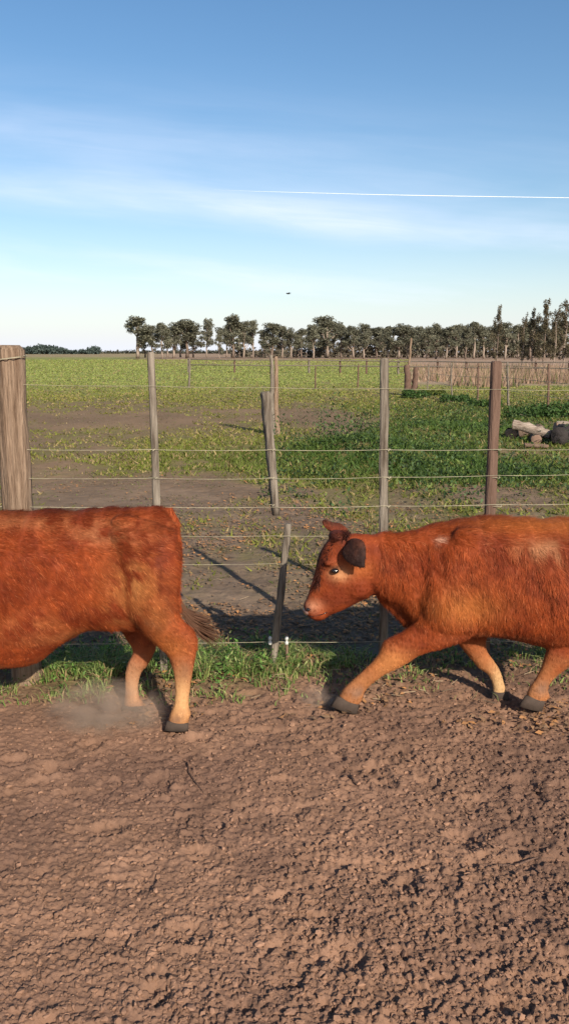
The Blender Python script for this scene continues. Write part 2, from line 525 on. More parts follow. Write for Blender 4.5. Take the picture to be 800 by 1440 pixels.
# dead thatch and thin seedlings over the bare soil behind the fence
x, y = fan_points(130000, 4.3, 34, 0.44)
keep = rng.random(len(x)) < sstep(0.36, 0.62, fbm(x * 2.6, y * 2.6, 141, 4)) * 0.9
x, y = x[keep], y[keep]; d = np.hypot(x, y)
h = 0.006 + 0.018 * rng.random(len(x)) ** 2
w = (0.006 + 0.0011 * d) * (0.5 + rng.random(len(x)))
t = rng.random((len(x), 1))
col = np.array([0.26, 0.20, 0.12]) * (1 - t) + np.array([0.13, 0.10, 0.06]) * t
gm = rng.random(len(x)) < 0.30
col[gm] = np.array([0.11, 0.14, 0.03])
blades(x, y, h, w, col * (0.6 + 0.7 * rng.random((len(x), 1))), 'thatch', 3.0, kind='stuff', label='dead thatch and thin seedlings over the bare soil behind the fence')

# taller weeds in the lush patch
x, y = fan_points(190000, 7.0, 30, 0.42)
lush = np.clip(blob(x, y, 505, 650, 2.0, 2.3) * 1.0 + blob(x, y, 645, 600, 2.6, 3.0) + 0.9 * blob(x, y, 700, 575, 3.8, 4) + 0.6 * blob(x, y, 750, 666, 1.2, 0.9), 0, 1)
cl3 = fbm(x * 1.7, y * 1.7, 93, 3)
keep = rng.random(len(x)) < lush * sstep(0.42, 0.62, cl3) * (x > -0.3)
x, y = x[keep], y[keep]
hh = (0.03 + 0.60 * sstep(0.44, 0.72, cl3[keep]) * sstep(0.3, 0.7, fbm(x * 4, y * 4, 143, 2))) * rng.random(len(x)) ** 0.7
nn = len(x)
hh = hh + 0.34 * np.clip(blob(x, y, 490, 640, 0.9, 1.6) + blob(x, y, 590, 612, 1.0, 1.6) + 0.7 * blob(x, y, 545, 572, 0.8, 2.0), 0, 1) * rng.random(nn) * sstep(0.40, 0.60, fbm(x * 2.6, y * 2.6, 147, 3))
p = np.stack([x, y, zg(x, y) + hh], -1)
u = rng.normal(size=(nn, 3)) * np.array([1, 1, 0.6]); u /= np.linalg.norm(u, axis=1)[:, None]
v = np.cross(u, rng.normal(size=(nn, 3))); v /= np.linalg.norm(v, axis=1)[:, None]
s_ = (0.014 + 0.028 * rng.random((nn, 1)))
V = np.stack([p - u * s_ * 0.4, p + v * s_ * 1.2, p + u * s_ * 0.4, p - v * s_ * 0.5], 1).reshape(-1, 3)
o = (np.arange(nn) * 4)[:, None]
col = np.array([0.050, 0.088, 0.028]) * (0.35 + 1.1 * rng.random((nn, 1)))
yl = rng.random(nn) < 0.18
col[yl] = np.array([0.15, 0.20, 0.05])
link('weeds', mesh_np('weeds', V, np.concatenate([o + [0, 1, 2], o + [0, 2, 3]]), np.repeat(col, 4, axis=0), False, M_BLADE), kind='stuff',
     label='leafy dark green weeds growing behind the right of the fence')

# tufts along the foot of the fence
x = (rng.random(70000) - 0.5) * 4.4; y = 3.5 + rng.random(70000) * 1.1
keep = rng.random(len(x)) < strip_mask(x, y) * sstep(0.35, 0.6, fbm(x * 9, y * 9, 95, 2)) * 1.2
x, y = x[keep], y[keep]
sm = strip_mask(x, y)
h = 0.02 + 0.085 * rng.random(len(x)) * (0.3 + sm)
w = 0.003 + 0.0055 * rng.random(len(x))
t = rng.random((len(x), 1))
col = np.array([0.085, 0.17, 0.03]) * (1 - t) + np.array([0.30, 0.35, 0.11]) * t
dry = rng.random(len(x)) < 0.20
col[dry] = np.array([0.36, 0.25, 0.13])
blades(x, y, h, w, col * (0.7 + 0.5 * rng.random((len(x), 1))), 'fence_foot_grass', 1.9, segs=2, kind='stuff',
       label='tufts of green and yellow grass along the foot of the wire fence')

# broad leaved weeds among those tufts
x = (rng.random(60000) - 0.5) * 3.4; y = 3.62 + rng.random(60000) * 0.72
cf_ = np.exp(-((x + 0.30) / 0.26) ** 2) + 0.75 * np.exp(-((x + 1.02) / 0.20) ** 2)
cn_ = fbm(x * 11, y * 11, 145, 3)
keep = rng.random(len(x)) < cf_ * sstep(0.40, 0.62, cn_) * np.exp(-((y - 4.0) / 0.2) ** 2)
x, y = x[keep], y[keep]; nn = len(x)
p = np.stack([x, y, zg(x, y) + (0.01 + 0.11 * sstep(0.4, 0.7, cn_[keep])) * rng.random(nn)], -1)
u = rng.normal(size=(nn, 3)) * np.array([1, 1, 0.5]); u /= np.linalg.norm(u, axis=1)[:, None]
v = np.cross(u, rng.normal(size=(nn, 3))); v /= np.linalg.norm(v, axis=1)[:, None]
s_ = (0.006 + 0.010 * rng.random((nn, 1)))
V = np.stack([p - u * s_ * 0.4, p + v * s_ * 1.5, p + u * s_ * 0.4, p - v * s_ * 0.6], 1).reshape(-1, 3)
o = (np.arange(nn) * 4)[:, None]
col = np.array([0.09, 0.175, 0.035]) * (0.5 + 1.2 * rng.random((nn, 1)))
yl = rng.random(nn) < 0.2
col[yl] = np.array([0.30, 0.33, 0.13])
link('fence_foot_weeds', mesh_np('fence_foot_weeds', V, np.concatenate([o + [0, 1, 2], o + [0, 2, 3]]), np.repeat(col, 4, axis=0), False, M_BLADE),
     kind='stuff', label='leafy green weeds in clumps at the foot of the wire fence')

# dry reeds on the right
n = 30000
y = 38 + rng.random(n) ** 1.1 * 50
x = y * (0.145 + rng.random(n) * 0.34)
keep = rng.random(n) < sstep(0.36, 0.62, fbm(x * 0.45, y * 0.3, 97, 3)) * sstep(0.14, 0.20, x / y + 0.04 * (fbm(x, y, 98, 2) - 0.3))
x, y = x[keep], y[keep]
h = 0.15 + 0.75 * rng.random(len(x)) ** 1.8 * (0.4 + fbm(x * 0.5, y * 0.5, 99, 2))
w = 0.03 + 0.04 * rng.random(len(x))
t = rng.random((len(x), 1))
col = np.array([0.42, 0.29, 0.205]) * (1 - t) + np.array([0.27, 0.175, 0.11]) * t
col[rng.random(len(x)) < 0.15] = np.array([0.12, 0.14, 0.04])
blades(x, y, h, w, col, 'dry_reeds', 0.5, kind='stuff', label='tall dry tan reeds beyond the right hand field fence')


def litter(x, y, s, col, name, **kw):
    n = len(x); z = zg(x, y) + 0.006 + rng.random(n) * 0.006
    a = rng.random(n) * 6.283
    q = np.array([[-1, 0, 0], [-0.2, -0.45, 0.2], [1, 0, 0.1], [-0.1, 0.45, 0.15]])
    L = q[None] * s[:, None, None]
    L[..., 2] += (rng.random((n, 4)) - 0.3) * s[:, None] * 0.6
    X = L[..., 0] * np.cos(a)[:, None] - L[..., 1] * np.sin(a)[:, None] + x[:, None]
    Y = L[..., 0] * np.sin(a)[:, None] + L[..., 1] * np.cos(a)[:, None] + y[:, None]
    V = np.stack([X, Y, L[..., 2] + z[:, None]], -1).reshape(-1, 3)
    o = (np.arange(n) * 4)[:, None]
    Fc = np.concatenate([o + [0, 1, 3], o + [1, 2, 3]])
    return link(name, mesh_np(name, V, Fc, np.repeat(col, 4, axis=0), False, M_LITTER), **kw)


x, y = fan_points(42000, 3.35, 11, 0.44)
keep = rng.random(len(x)) < sstep(0.38, 0.66, fbm(x * 1.9, y * 1.9, 101, 3)) * (1 - 0.75 * sstep(6, 11, y)) * (0.30 + 0.70 * sstep(3.6, 4.1, y))
x, y = x[keep], y[keep]
s = 0.008 + 0.016 * rng.random(len(x))
t = rng.random((len(x), 1)) ** 2
col = np.array([0.20, 0.125, 0.075]) * (1 - t) + np.array([0.44, 0.20, 0.07]) * t
litter(x, y, s, col, 'leaf_litter', kind='stuff', label='fallen orange and brown leaves scattered round the fence')

# twigs and straw at the foot of the fence
n = 620
x = (rng.random(n) - 0.5) * 4; y = 3.55 + rng.random(n) ** 1.2 * 1.6
a = (rng.random(n) - 0.5) * 2.6; ln = 0.015 + 0.07 * rng.random(n) ** 3
dx, dy = np.cos(a) * ln, np.sin(a) * ln; z = zg(x, y) + 0.013
wv = np.stack([-np.sin(a), np.cos(a), np.zeros(n)], -1) * 0.0011
b = np.stack([x, y, z], -1); e = b + np.stack([dx, dy, 0.03 * (rng.random(n) - 0.35)], -1)
up = np.array([0, 0, 0.003])
V = np.stack([b - wv, b + wv, b + up, e - wv, e + wv, e + up], 1).reshape(-1, 3)
o = (np.arange(n) * 6)[:, None]
Fc = np.concatenate([o + [0, 1, 4, 3], o + [1, 2, 5, 4], o + [2, 0, 3, 5]])
col = np.array([0.27, 0.20, 0.13]) * (0.35 + 0.9 * rng.random((n, 1)))
link('straw_and_twigs', mesh_np('straw', V, Fc, np.repeat(col, 6, axis=0), False, M_LITTER), kind='stuff',
     label='dry straw and thin twigs lying along the fence')


# ------------------------------------------------------------------ tubes, posts, fences
def tube(pts, radii, n=10, jitter=0.0, seed=0, ends=True, squash=None):
    """closed tapered tube along points; returns verts, tri/quad faces as quads"""
    rs = np.random.default_rng(seed)
    pts = np.asarray(pts, float); m = len(pts)
    Vs = []
    jit0 = 1 + (rs.random(n) - 0.5) * jitter
    for i in range(m):
        d = pts[min(i + 1, m - 1)] - pts[max(i - 1, 0)]
        d /= np.linalg.norm(d) + 1e-9
        ref = np.array([0, 1.0, 0]) if abs(d[1]) < 0.9 else np.array([1.0, 0, 0])
        u = np.cross(d, ref); u /= np.linalg.norm(u); v = np.cross(d, u)
        an = np.arange(n) / n * 2 * math.pi
        rad = radii[i] * jit0 * (1 + (rs.random(n) - 0.5) * jitter * 0.35)
        Vs.append(pts[i] + (np.cos(an) * rad)[:, None] * u + (np.sin(an) * rad)[:, None] * v)
    V = np.concatenate(Vs)
    F_ = []
    for i in range(m - 1):
        for j in range(n):
            a, b = i * n + j, i * n + (j + 1) % n
            F_.append((a, b, b + n, a + n))
    if ends:
        V = np.vstack([V, pts[0], pts[-1]])
        c0, c1 = m * n, m * n + 1
        for j in range(n):
            F_.append((c0, (j + 1) % n, j)); F_.append((c1, (m - 1) * n + j, (m - 1) * n + (j + 1) % n))
    return V, F_


def join(parts):
    V = []; F_ = []; o = 0
    for v, f in parts:
        V.append(np.asarray(v, float)); F_ += [tuple(i + o for i in q) for q in f]; o += len(v)
    return np.concatenate(V), F_


def mesh_py(name, V, F_, mat, smooth=True):
    me = bpy.data.meshes.new(name)
    me.from_pydata([tuple(v) for v in V], [], F_)
    me.polygons.foreach_set('use_smooth', [smooth] * len(F_))
    me.update(); me.validate()
    import bmesh
    bm = bmesh.new(); bm.from_mesh(me)
    bmesh.ops.recalc_face_normals(bm, faces=bm.faces)
    bm.to_mesh(me); bm.free()
    me.materials.append(mat)
    return me


def post(name, top, bot, rt, rb, mat, parent, seed=0, jitter=0.35, bend=0.01, n=12, **kw):
    rs = np.random.default_rng(seed)
    top = np.array(top, float); bot = np.array(bot, float)
    m = 14
    pts = []; rad = []
    off = (rs.random((m, 2)) - 0.5) * bend
    off = np.cumsum(off, 0) * 0.5
    off -= np.linspace(0, 1, m)[:, None] * off[-1]
    for i in range(m):
        t = i / (m - 1)
        p = bot * (1 - t) + top * t
        p[0] += off[i, 0]; p[1] += off[i, 1]
        pts.append(p); rad.append(rb + (rt - rb) * t + (rs.random() - 0.5) * rb * 0.12)
    # worn shoulder at the top
    d = (top - bot) / np.linalg.norm(top - bot)
    pts.append(pts[-1] + d * rt * 0.35); rad.append(rt * 0.72)
    V, F_ = tube(pts, rad, n, jitter, seed)
    return link(name, mesh_py(name, V, F_, mat), parent, **kw)


def fy(px):
    """depth of the near fence line at a photograph column"""
    u = (px - 400) / F
    return 3.95 / (1 - 0.13 * u)


def fence_point(px, py): return P(px, py, fy(px))


fence = empty('wire_fence', (0, 3.95, 0), label='wire cattle fence on weathered wooden posts just behind the calves', cat='fence')


def fp(px, py):
    p = fence_point(px, py); return (p[0], p[1] - 3.95, p[2])


def foot(px, dz=-0.12):
    X = (px - 400) / F * fy(px) * 1.02
    return (X, fy(px) - 3.95, dz)


post('post', fp(13, 492), (fp(40, 975)[0], fp(40, 975)[1], -0.15), 0.062, 0.068, M_WOOD_PALE, fence, 3, 0.26, 0.014, 26,
     label='thick pale corner post')
# knots and the wire loop at the top of the thick post
for kx, ky in ((2, 517), (3, 541)):
    p = fp(kx, ky); a = np.arange(8) / 8 * 6.283
    V = [(p[0] + 0.011 * math.cos(t), p[1] - 0.062, p[2] + 0.014 * math.sin(t)) for t in a] + [(p[0], p[1] - 0.055, p[2])]
    V += [(p[0] + 0.008 * math.cos(t), p[1] - 0.085 + 0.015, p[2] + 0.011 * math.sin(t)) for t in a]
    F_ = [(i, (i + 1) % 8, 9 + (i + 1) % 8, 9 + i) for i in range(8)] + [tuple(9 + i for i in range(8))]
    link('knot', mesh_py('knot', V, F_, M_WOOD_DARK), fence)
pc = fp(14, 503)
ring = [(pc[0] + 0.075 * math.cos(t), pc[1] + 0.075 * math.sin(t), pc[2] + 0.01 * math.sin(t * 1.0 + 1)) for t in np.linspace(0, 6.283, 22)]
V, F_ = tube(ring, [0.003] * 22, 6)
link('wire_loop', mesh_py('wire_loop', V, F_, M_WIRE), fence)

post('post', fp(212, 497), foot(226), 0.019, 0.022, M_WOOD, fence, 11, 0.4, 0.012, label='slim grey post behind the rump of the left calf')
post('post', fp(540, 506), foot(545), 0.021, 0.024, M_WOOD, fence, 12, 0.4, 0.010, label='slim grey post above the neck of the right calf')
post('post', fp(697, 510), foot(690), 0.024, 0.026, M_WOOD_DARK, fence, 13, 0.4, 0.010, label='dark brown post above the shoulder of the right calf')
post('post', fp(830, 530), foot(800), 0.026, 0.028, M_WOOD_DARK, fence, 14, 0.4, 0.010)
post('post', fp(980, 510), foot(965), 0.024, 0.026, M_WOOD, fence, 15, 0.4, 0.010)
post('post', fp(-170, 500), foot(-150), 0.022, 0.024, M_WOOD, fence, 16, 0.4, 0.010)
post('dropper', fp(374, 553), fp(388, 724), 0.024, 0.019, M_WOOD, fence, 17, 0.45, 0.008, label='short grey dropper hanging in the wires')
post('dropper', fp(405, 738), (fp(381, 930)[0], fp(381, 930)[1], -0.05), 0.017, 0.020, M_WOOD, fence, 18, 0.4, 0.010, label='short leaning stake with a pale top')
post('stake', fp(403, 893), (fp(404, 950)[0], fp(404, 950)[1], -0.03), 0.007, 0.008, M_WOOD_PALE, fence, 19, 0.3, 0.002, 8)


def wire(pys, x0, x1, rad=0.0017, mat=None, sagseed=0):
    pts = []
    cols = [-420, 13, 212, 381, 540, 697, 820, 1200]
    xs = [x0] + [c for c in cols if x0 < c < x1] + [x1]
    full = []
    for a, b in zip(xs[:-1], xs[1:]):
        for k in range(6):
            t = k / 6; full.append((a + (b - a) * t, 4 * t * (1 - t)))
    full.append((xs[-1], 0))
    rs = random.Random(sagseed)
    base = np.interp([f[0] for f in full], [-420, 30, 400, 800, 1200], pys)
    for (px, s), py in zip(full, base):
        p = fp(px, py + s * 1.1); pts.append((p[0], p[1] - 0.024, p[2]))
    V, F_ = tube(pts, [rad * 0.72] * len(pts), 6)
    return link('wire', mesh_py('wire', V, F_, mat or M_WIRE), fence)


wire([539, 540, 545, 548, 550], -420, 1200, 0.0012, sagseed=1)
wire([632, 631, 632, 631, 632], -420, 1200, 0.0018, sagseed=2)
wire([670, 671, 672, 666, 664], -420, 1200, 0.0016, sagseed=3)
wire([710, 711, 712, 707, 703], -420, 1200, 0.0020, sagseed=4)
wire([752, 752, 752, 748, 745], -420, 1200, 0.0017, sagseed=5)
wire([792, 792, 791, 789, 787], -420, 1200, 0.0013, sagseed=6)
wire([902, 903, 900, 899, 899], -420, 1200, 0.0018, sagseed=7)
for px, rr_ in ((213, .024), (217, .024), (541, .026), (542, .026), (696, .030), (694, .030), (380, .026)):
    for py in ((632, 711) if px in (213, 541, 696) else ((671, 752, 902) if px != 380 else (632, 671, 709))):
        if py > 700 and px == 217: continue
        p = fp(px, py)
        ring = [(p[0] + rr_ * math.cos(t), p[1] + rr_ * math.sin(t), p[2] + 0.003 * math.sin(3 * t)) for t in np.linspace(0, 6.283, 14)]
        ring += [(p[0] + 0.012, p[1] - rr_ - 0.006, p[2] - 0.004), (p[0] + 0.022, p[1] - rr_ - 0.004, p[2] + 0.006)]
        V, F_ = tube(ring, [0.0016] * len(ring), 5)
        link('wire_tie', mesh_py('wire_tie', V, F_, M_WIRE), fence)
for ix in (380, 403):
    p = np.array(fp(ix, 898)) + np.array([0, -0.03, 0])
    pts = [p + np.array([0, 0, z]) for z in (-0.022, -0.016, -0.008, -0.004, 0.004, 0.008, 0.016, 0.022)]
    V, F_ = tube(pts, [0.006, 0.010, 0.010, 0.006, 0.006, 0.010, 0.009, 0.004], 10)
    link('insulator', mesh_py('insulator', V, F_, M_INSUL), fence)

# ---- field fences farther away
def g3(px, py, dz=-0.1):
    x, y = G(px, py); return (x, y, dz)


back_fence = empty('field_fence', (0, 0, 0), label='old post and wire fence crossing the field toward the dry reeds', cat='fence')
spec = [(770, 585, 512), (714, 572, 510), (671, 567, 511), (635, 562, 511), (601, 548, 512)]
tops = []
for i, (px, by, ty) in enumerate(spec):
    bx, byy = G(px, by); tp = P(px + (-1) ** i, ty, byy)
    post('post', tp, (bx, byy, -0.1), 0.028, 0.034, M_WOOD_DARK if i in (0, 2) else M_WOOD, back_fence, 30 + i, 0.3, 0.03, 7)
    tops.append(tp)
for frac in (0.93, 0.66, 0.38):
    pts = [(t[0], t[1], t[2] * frac) for t in tops]
    e = 2 * np.array(pts[0]) - np.array(pts[1])
    V, F_ = tube([e] + pts, [0.006] * (len(pts) + 1), 5)
    link('wire', mesh_py('wire', V, F_, M_WIRE), back_fence)

cross = empty('paddock_fence', (0, 0, 0), label='long low fence of thin posts and rails crossing the far green field', cat='fence')
cross_px = [(-40, 521, 503), (90, 522, 504), (180, 523, 504), (265, 524, 504), (330, 524, 505), (381, 525, 505), (434, 525, 505),
            (478, 525, 506), (515, 526, 506), (560, 526, 507), (615, 527, 507), (655, 528, 508), (700, 529, 508), (753, 530, 508), (800, 531, 508), (860, 531, 508)]
ct = []
for i, (px, by, ty) in enumerate(cross_px):
    if px < 215: continue
    bx, byy = G(px, by); tp = P(px, ty, byy)
    post('post', tp, (bx, byy, -0.1), 0.07, 0.085, M_WOOD_DARK if i % 3 else M_WOOD, cross, 50 + i, 0.3, 0.05, 6)
    ct.append(tp)
for frac in (0.93, 0.55):
    V, F_ = tube([(t[0], t[1] - 0.08, t[2] * frac) for t in ct], [0.045] * len(ct), 5)
    link('rail', mesh_py('rail', V, F_, M_WOOD), cross)

# lone posts in the field
lone = [
    (266, 545, 505, 0.05, M_WOOD, 'thin grey post alone in the green field beyond the slim left fence post'),
    (443, 548, 515, 0.035, M_WOOD_DARK, 'small thin stake in the green field left of the dirt track'),
    (503, 545, 513, 0.035, M_WOOD_DARK, 'thin dark stake in the grass just left of the slim post above the neck'),
]
for i, (px, by, ty, rad, mt, lab) in enumerate(lone):
    bx, byy = G(px, by); tp = P(px + 1, ty, byy)
    o = post('field_post', (tp[0] - bx, 0, tp[2]), (0, 0, -0.1), rad * 0.8, rad, mt, None, 80 + i, 0.3, 0.04, 7, label=lab, cat='post')
    o.location = (bx, byy, 0)
bx, byy = G(387, 612)
for k, (dx, ttop, mt) in enumerate(((-4, 500, M_WOOD), (3, 502, M_WOOD_PALE))):
    tp = P(385 + dx, ttop, byy)
    o = post('field_post', (tp[0] - bx, 0.05 * k, tp[2]), (dx * 0.012, 0.05 * k, -0.1), 0.034, 0.055, mt, None, 90 + k, 0.4, 0.05, 9,
             label=('left', 'right')[k] + ' one of two tall grey posts standing together behind the hanging dropper', cat='post')
    o.location = (bx, byy, 0)
# pole and stump cluster
bx, byy = G(576, 556)
tp = P(578, 476, byy)
o = post('leaning_pole', (tp[0] - bx, 0, tp[2]), (-0.12, 0, -0.1), 0.035, 0.06, M_WOOD_PALE, None, 95, 0.3, 0.1, 8,
         label='tall thin pale pole leaning out of the dark stump', cat='pole')
o.location = (bx, byy, 0)
st = empty('tree_stump', (bx, byy - 0.15, 0), label='dark forked tree stump standing at the end of the dirt track', cat='stump')
tpz = P(576, 514, byy)[2]
post('trunk', (-0.16, 0, tpz), (-0.10, 0, -0.1), 0.09, 0.14, M_WOOD_DARK, st, 96, 0.6, 0.12, 9)
post('limb', (0.2, 0, tpz * 0.92), (0.08, 0, -0.1), 0.08, 0.12, M_WOOD_DARK, st, 97, 0.6, 0.12, 9)
# ------------------------------------------------------------------ logs
def make_log(name, p0, p1, r, mat, label, seed, hollow=False, endmat=None):
    p0, p1 = np.array(p0, float), np.array(p1, float)
    c = (p0 + p1) / 2; c[2] = 0
    root = empty(name, tuple(c), label=label, cat='log', group='cut logs heaped on the grass')
    m = 9
    pts = [p0 + (p1 - p0) * i / (m - 1) + (np.random.default_rng(seed + i).random(3) - 0.5) * r * 0.25 - c for i in range(m)]
    V, F_ = tube(pts, [r * (1 + 0.12 * math.sin(i * 2.1 + seed)) for i in range(m)], 14, 0.3, seed, ends=False)
    link('bark', mesh_py('bark', V, F_, mat), root)
    for e, (q, d) in enumerate(((pts[0], pts[0] - pts[1]), (pts[-1], pts[-1] - pts[-2]))):
        d = d / np.linalg.norm(d)
        if hollow:
            V, F_ = tube([q, q + d * 0.012, q + d * 0.012 - d * 0.001, q - d * 0.15], [r * 1.0, r * 0.98, r * 0.52, r * 0.45], 14, 0.2, seed + 3, ends=False)
            V2, F2 = tube([q - d * 0.15, q - d * 0.16], [r * 0.5, r * 0.5], 14)
            V, F_ = join([(V, F_), (V2, F2)])
        else:
            V, F_ = tube([q - d * 0.01, q + d * 0.012, q + d * 0.016], [r * 0.99, r * 0.97, r * 0.9], 14, 0.2, seed)
        link('cut_end', mesh_py('cut_end', V, F_, endmat or M_CUT), root)
    return root


make_log('log', P(722, 597, 14.8), P(772, 611, 14.6), 0.085, M_LOG_PALE, 'peeled pale log sloping down across the top of the heap', 1)
make_log('log', P(718, 612, 15.0), P(756, 605, 16.4), 0.12, M_LOG, 'dark barked log at the left end under the pale peeled one', 2)
make_log('log', P(754, 619, 14.2), P(748, 616, 15.4), 0.095, M_LOG, 'brown log in the middle with its cut end toward the fence', 3)
make_log('log', P(785, 615, 14.1), P(793, 608, 15.2), 0.155, M_CHAR, 'blackened hollow log with its open end toward the fence', 4, True, M_CHAR)
make_log('log', P(780, 601, 15.3), P(850, 606, 15.4), 0.11, M_LOG_PALE, 'pale grey log at the right hand edge of the heap', 5)
make_log('log', P(690, 626, 15.0), P(655, 604, 18.5), 0.04, M_LOG, 'long thin branch lying on the grass left of the heap', 6)
make_log('log', P(738, 626, 13.6), P(768, 628, 13.7), 0.035, M_LOG, 'thin broken branch lying in the grass in front of the heap', 7)


def twig(pxs, r0, label):
    pts = []
    for px, py in pxs:
        gx, gy = G(px, py); pts.append((gx, gy, float(zg([gx], [gy])[0]) + 0.008))
    c = np.array(pts[len(pts) // 2]); c[2] = 0
    V, F_ = tube([np.array(p) - c for p in pts], [r0 * (1 - 0.7 * i / (len(pts) - 1)) for i in range(len(pts))], 6, 0.3, 5)
    o = link('twig', mesh_py('twig', V, F_, M_WOOD_DARK), label=label, cat='twig'); o.location = c


twig([(263, 1078), (266, 1092), (275, 1106), (290, 1122)], 0.0035, 'thin curved dark twig lying on the soil left of centre')
twig([(700, 1222), (725, 1219), (752, 1212), (778, 1210)], 0.0045, 'dark stick lying across the rough soil near the right edge')
twig([(492, 1098), (500, 1106), (512, 1108)], 0.0050, 'short dark stick on the soil right of centre')

# ------------------------------------------------------------------ trees
def leaf_cloud(centres, radii, count, size, colour, seed, flat=0.8, var=0.7):
    rs = np.random.default_rng(seed)
    centres = np.asarray(centres); radii = np.asarray(radii)
    pr = radii ** 2 / (radii ** 2).sum()
    k = rs.choice(len(centres), count, p=pr)
    d = rs.normal(size=(count, 3)); d /= np.linalg.norm(d, axis=1)[:, None]
    rad = rs.random(count) ** 0.45
    p = centres[k] + d * (radii[k] * rad)[:, None] * np.array([1, 1, flat])
    u = rs.normal(size=(count, 3)); u /= np.linalg.norm(u, axis=1)[:, None]
    v = np.cross(u, rs.normal(size=(count, 3))); v /= np.linalg.norm(v, axis=1)[:, None]
    s = (size * (0.6 + 0.8 * rs.random(count)))[:, None]
    V = np.stack([p - u * s * 0.5, p + u * s * 0.5, p + v * s - u * s * 0.1], 1).reshape(-1, 3)
    ckey = rs.random(len(centres))
    c = np.array(colour)[None] * (1 - var / 2 + var * (0.5 * ckey[k][:, None] + 0.5 * rs.random((count, 1))))
    return V, np.arange(count * 3).reshape(-1, 3), np.repeat(c, 3, axis=0)


def tree_meshes(seed, H, kind='gum'):
    """unit trees at real size: returns trunk mesh and crown mesh"""
    rs = np.random.default_rng(seed)
    parts = []; cents = []; rads = []
    if kind == 'gum':
        lean = (rs.random(2) - 0.5) * 0.08 * H
        tops = np.array([lean[0], lean[1], H * (0.80 + 0.05 * rs.random())])
        m = 7
        trunk = [tops * (i / (m - 1)) + np.array([rs.random() - 0.5, rs.random() - 0.5, 0]) * 0.25 * (0 < i < m) for i in range(m)]
        parts.append(tube(trunk, [0.26 * (1 - 0.75 * i / (m - 1)) for i in range(m)], 6))
        cents.append(tops + [0, 0, H * 0.06]); rads.append(H * 0.10)
        nl = rs.integers(8, 13)
        spread = 0.13 + 0.12 * rs.random()
        start = 0.12 + 0.22 * rs.random()
        for j in range(nl):
            t = start + (0.92 - start) * j / nl
            b = tops * t
            a = rs.random() * 6.283
            out = H * spread * (0.35 + 0.9 * rs.random()) * (1.2 - 0.6 * t)
            e = b + np.array([math.cos(a) * out, math.sin(a) * out, H * (0.14 + 0.16 * rs.random())])
            mid = (b + e) / 2 + np.array([0, 0, -0.03 * H])
            parts.append(tube([b, mid, e], [0.13, 0.09, 0.03], 5))
            for q in range(rs.integers(2, 5)):
                cents.append(b + (e - b) * (0.55 + 0.55 * rs.random()) + (rs.random(3) - 0.5) * H * np.array([0.10, 0.10, 0.14]))
                rads.append(H * (0.042 + 0.048 * rs.random()))
        for q in range(5):
            cents.append(tops + (rs.random(3) - 0.5) * H * np.array([0.22, 0.22, 0.2])); rads.append(H * (0.035 + 0.04 * rs.random()))
        V, F_, C = leaf_cloud(cents, rads, 3800, 0.27, (0.155, 0.152, 0.105), seed, 1.0, 1.1)
    else:                                     # feathery casuarina / young gum
        m = 8
        trunk = [np.array([0.25 * math.sin(i + seed) * i / m, 0.1 * math.cos(i), H * 0.95 * i / (m - 1)]) for i in range(m)]
        parts.append(tube(trunk, [0.12 * (1 - 0.85 * i / (m - 1)) for i in range(m)], 6))
        for j in range(20):
            t = 0.12 + 0.83 * j / 20
            b = np.array([0, 0, H * t]); a = rs.random() * 6.283
            out = H * 0.22 * (1.1 - t) * (0.4 + 0.8 * rs.random()) + 0.15
            e = b + np.array([math.cos(a) * out, math.sin(a) * out, H * (0.09 + 0.08 * rs.random())])
            parts.append(tube([b, (b + e) / 2, e], [0.04, 0.03, 0.01], 4))
            for q in (0.45, 0.75, 1.0):
                cents.append(b + (e - b) * q + (rs.random(3) - 0.5) * 0.2); rads.append(H * (0.028 + 0.03 * rs.random()))
        V, F_, C = leaf_cloud(cents, rads, 2400, 0.15, (0.100, 0.082, 0.046), seed, 1.3)
    tv, tf = join(parts)
    return mesh_py('trunk', tv, tf, M_BARK if seed % 3 else M_BARK_GREY), mesh_np('crown', V, F_, C, False, M_LEAF)


variants = [tree_meshes(200 + i, 11.0) for i in range(9)]
EXTRA = [(203, 459, 0.9), (235, 458, 0.8), (253, 457, 0.9), (271, 456, 0.8), (318, 456, 0.7), (336, 454, 0.8), (371, 462, 0.8), (390, 455, 0.9), (417, 464, 0.8), (433, 462, 0.8),
         (450, 452, 1.0), (470, 450, 1.0), (489, 461, 0.9), (505, 462, 0.9), (521, 461, 0.9), (538, 460, 0.9), (553, 459, 0.9), (568, 459, 0.9), (581, 462, 0.9), (595, 460, 0.9), (608, 461, 0.9),
         (621, 460, 0.9), (636, 461, 0.9), (650, 459, 0.9), (662, 459, 0.9), (675, 458, 0.9), (689, 459, 0.9), (704, 460, 0.9), (721, 459, 0.9), (739, 459, 0.9), (759, 459, 0.9), (779, 458, 0.9)]
TREES = [(192, 445, 1.25), (214, 456, 0.9), (227, 453, 0.8), (243, 450, 1.0), (262, 447, 1.25), (290, 447, 0.6), (308, 463, 0.6),
         (327, 443, 1.0), (342, 449, 0.75), (356, 450, 0.6), (382, 452, 1.05), (397, 458, 0.8), (410, 458, 0.8), (424, 460, 0.7),
         (441, 455, 0.8), (460, 443, 1.3), (480, 456, 0.7), (498, 456, 0.9), (512, 455, 0.9), (530, 458, 0.9), (546, 458, 0.8),
         (561, 452, 1.0), (574, 455, 0.9), (588, 458, 0.8), (602, 458, 0.9), (614, 455, 0.8), (628, 457, 0.9), (643, 456, 0.9),
         (656, 456, 0.8), (668, 452, 0.9), (682, 456, 0.9), (696, 454, 0.9), (712, 452, 0.9), (730, 455, 0.9), (748, 450, 1.0), (768, 455, 0.9), (790, 450, 1.0),
         (815, 452, 1.0), (840, 450, 0.9), (870, 455, 1.0)]
shape_words = {0: 'broad', 1: 'narrow'}
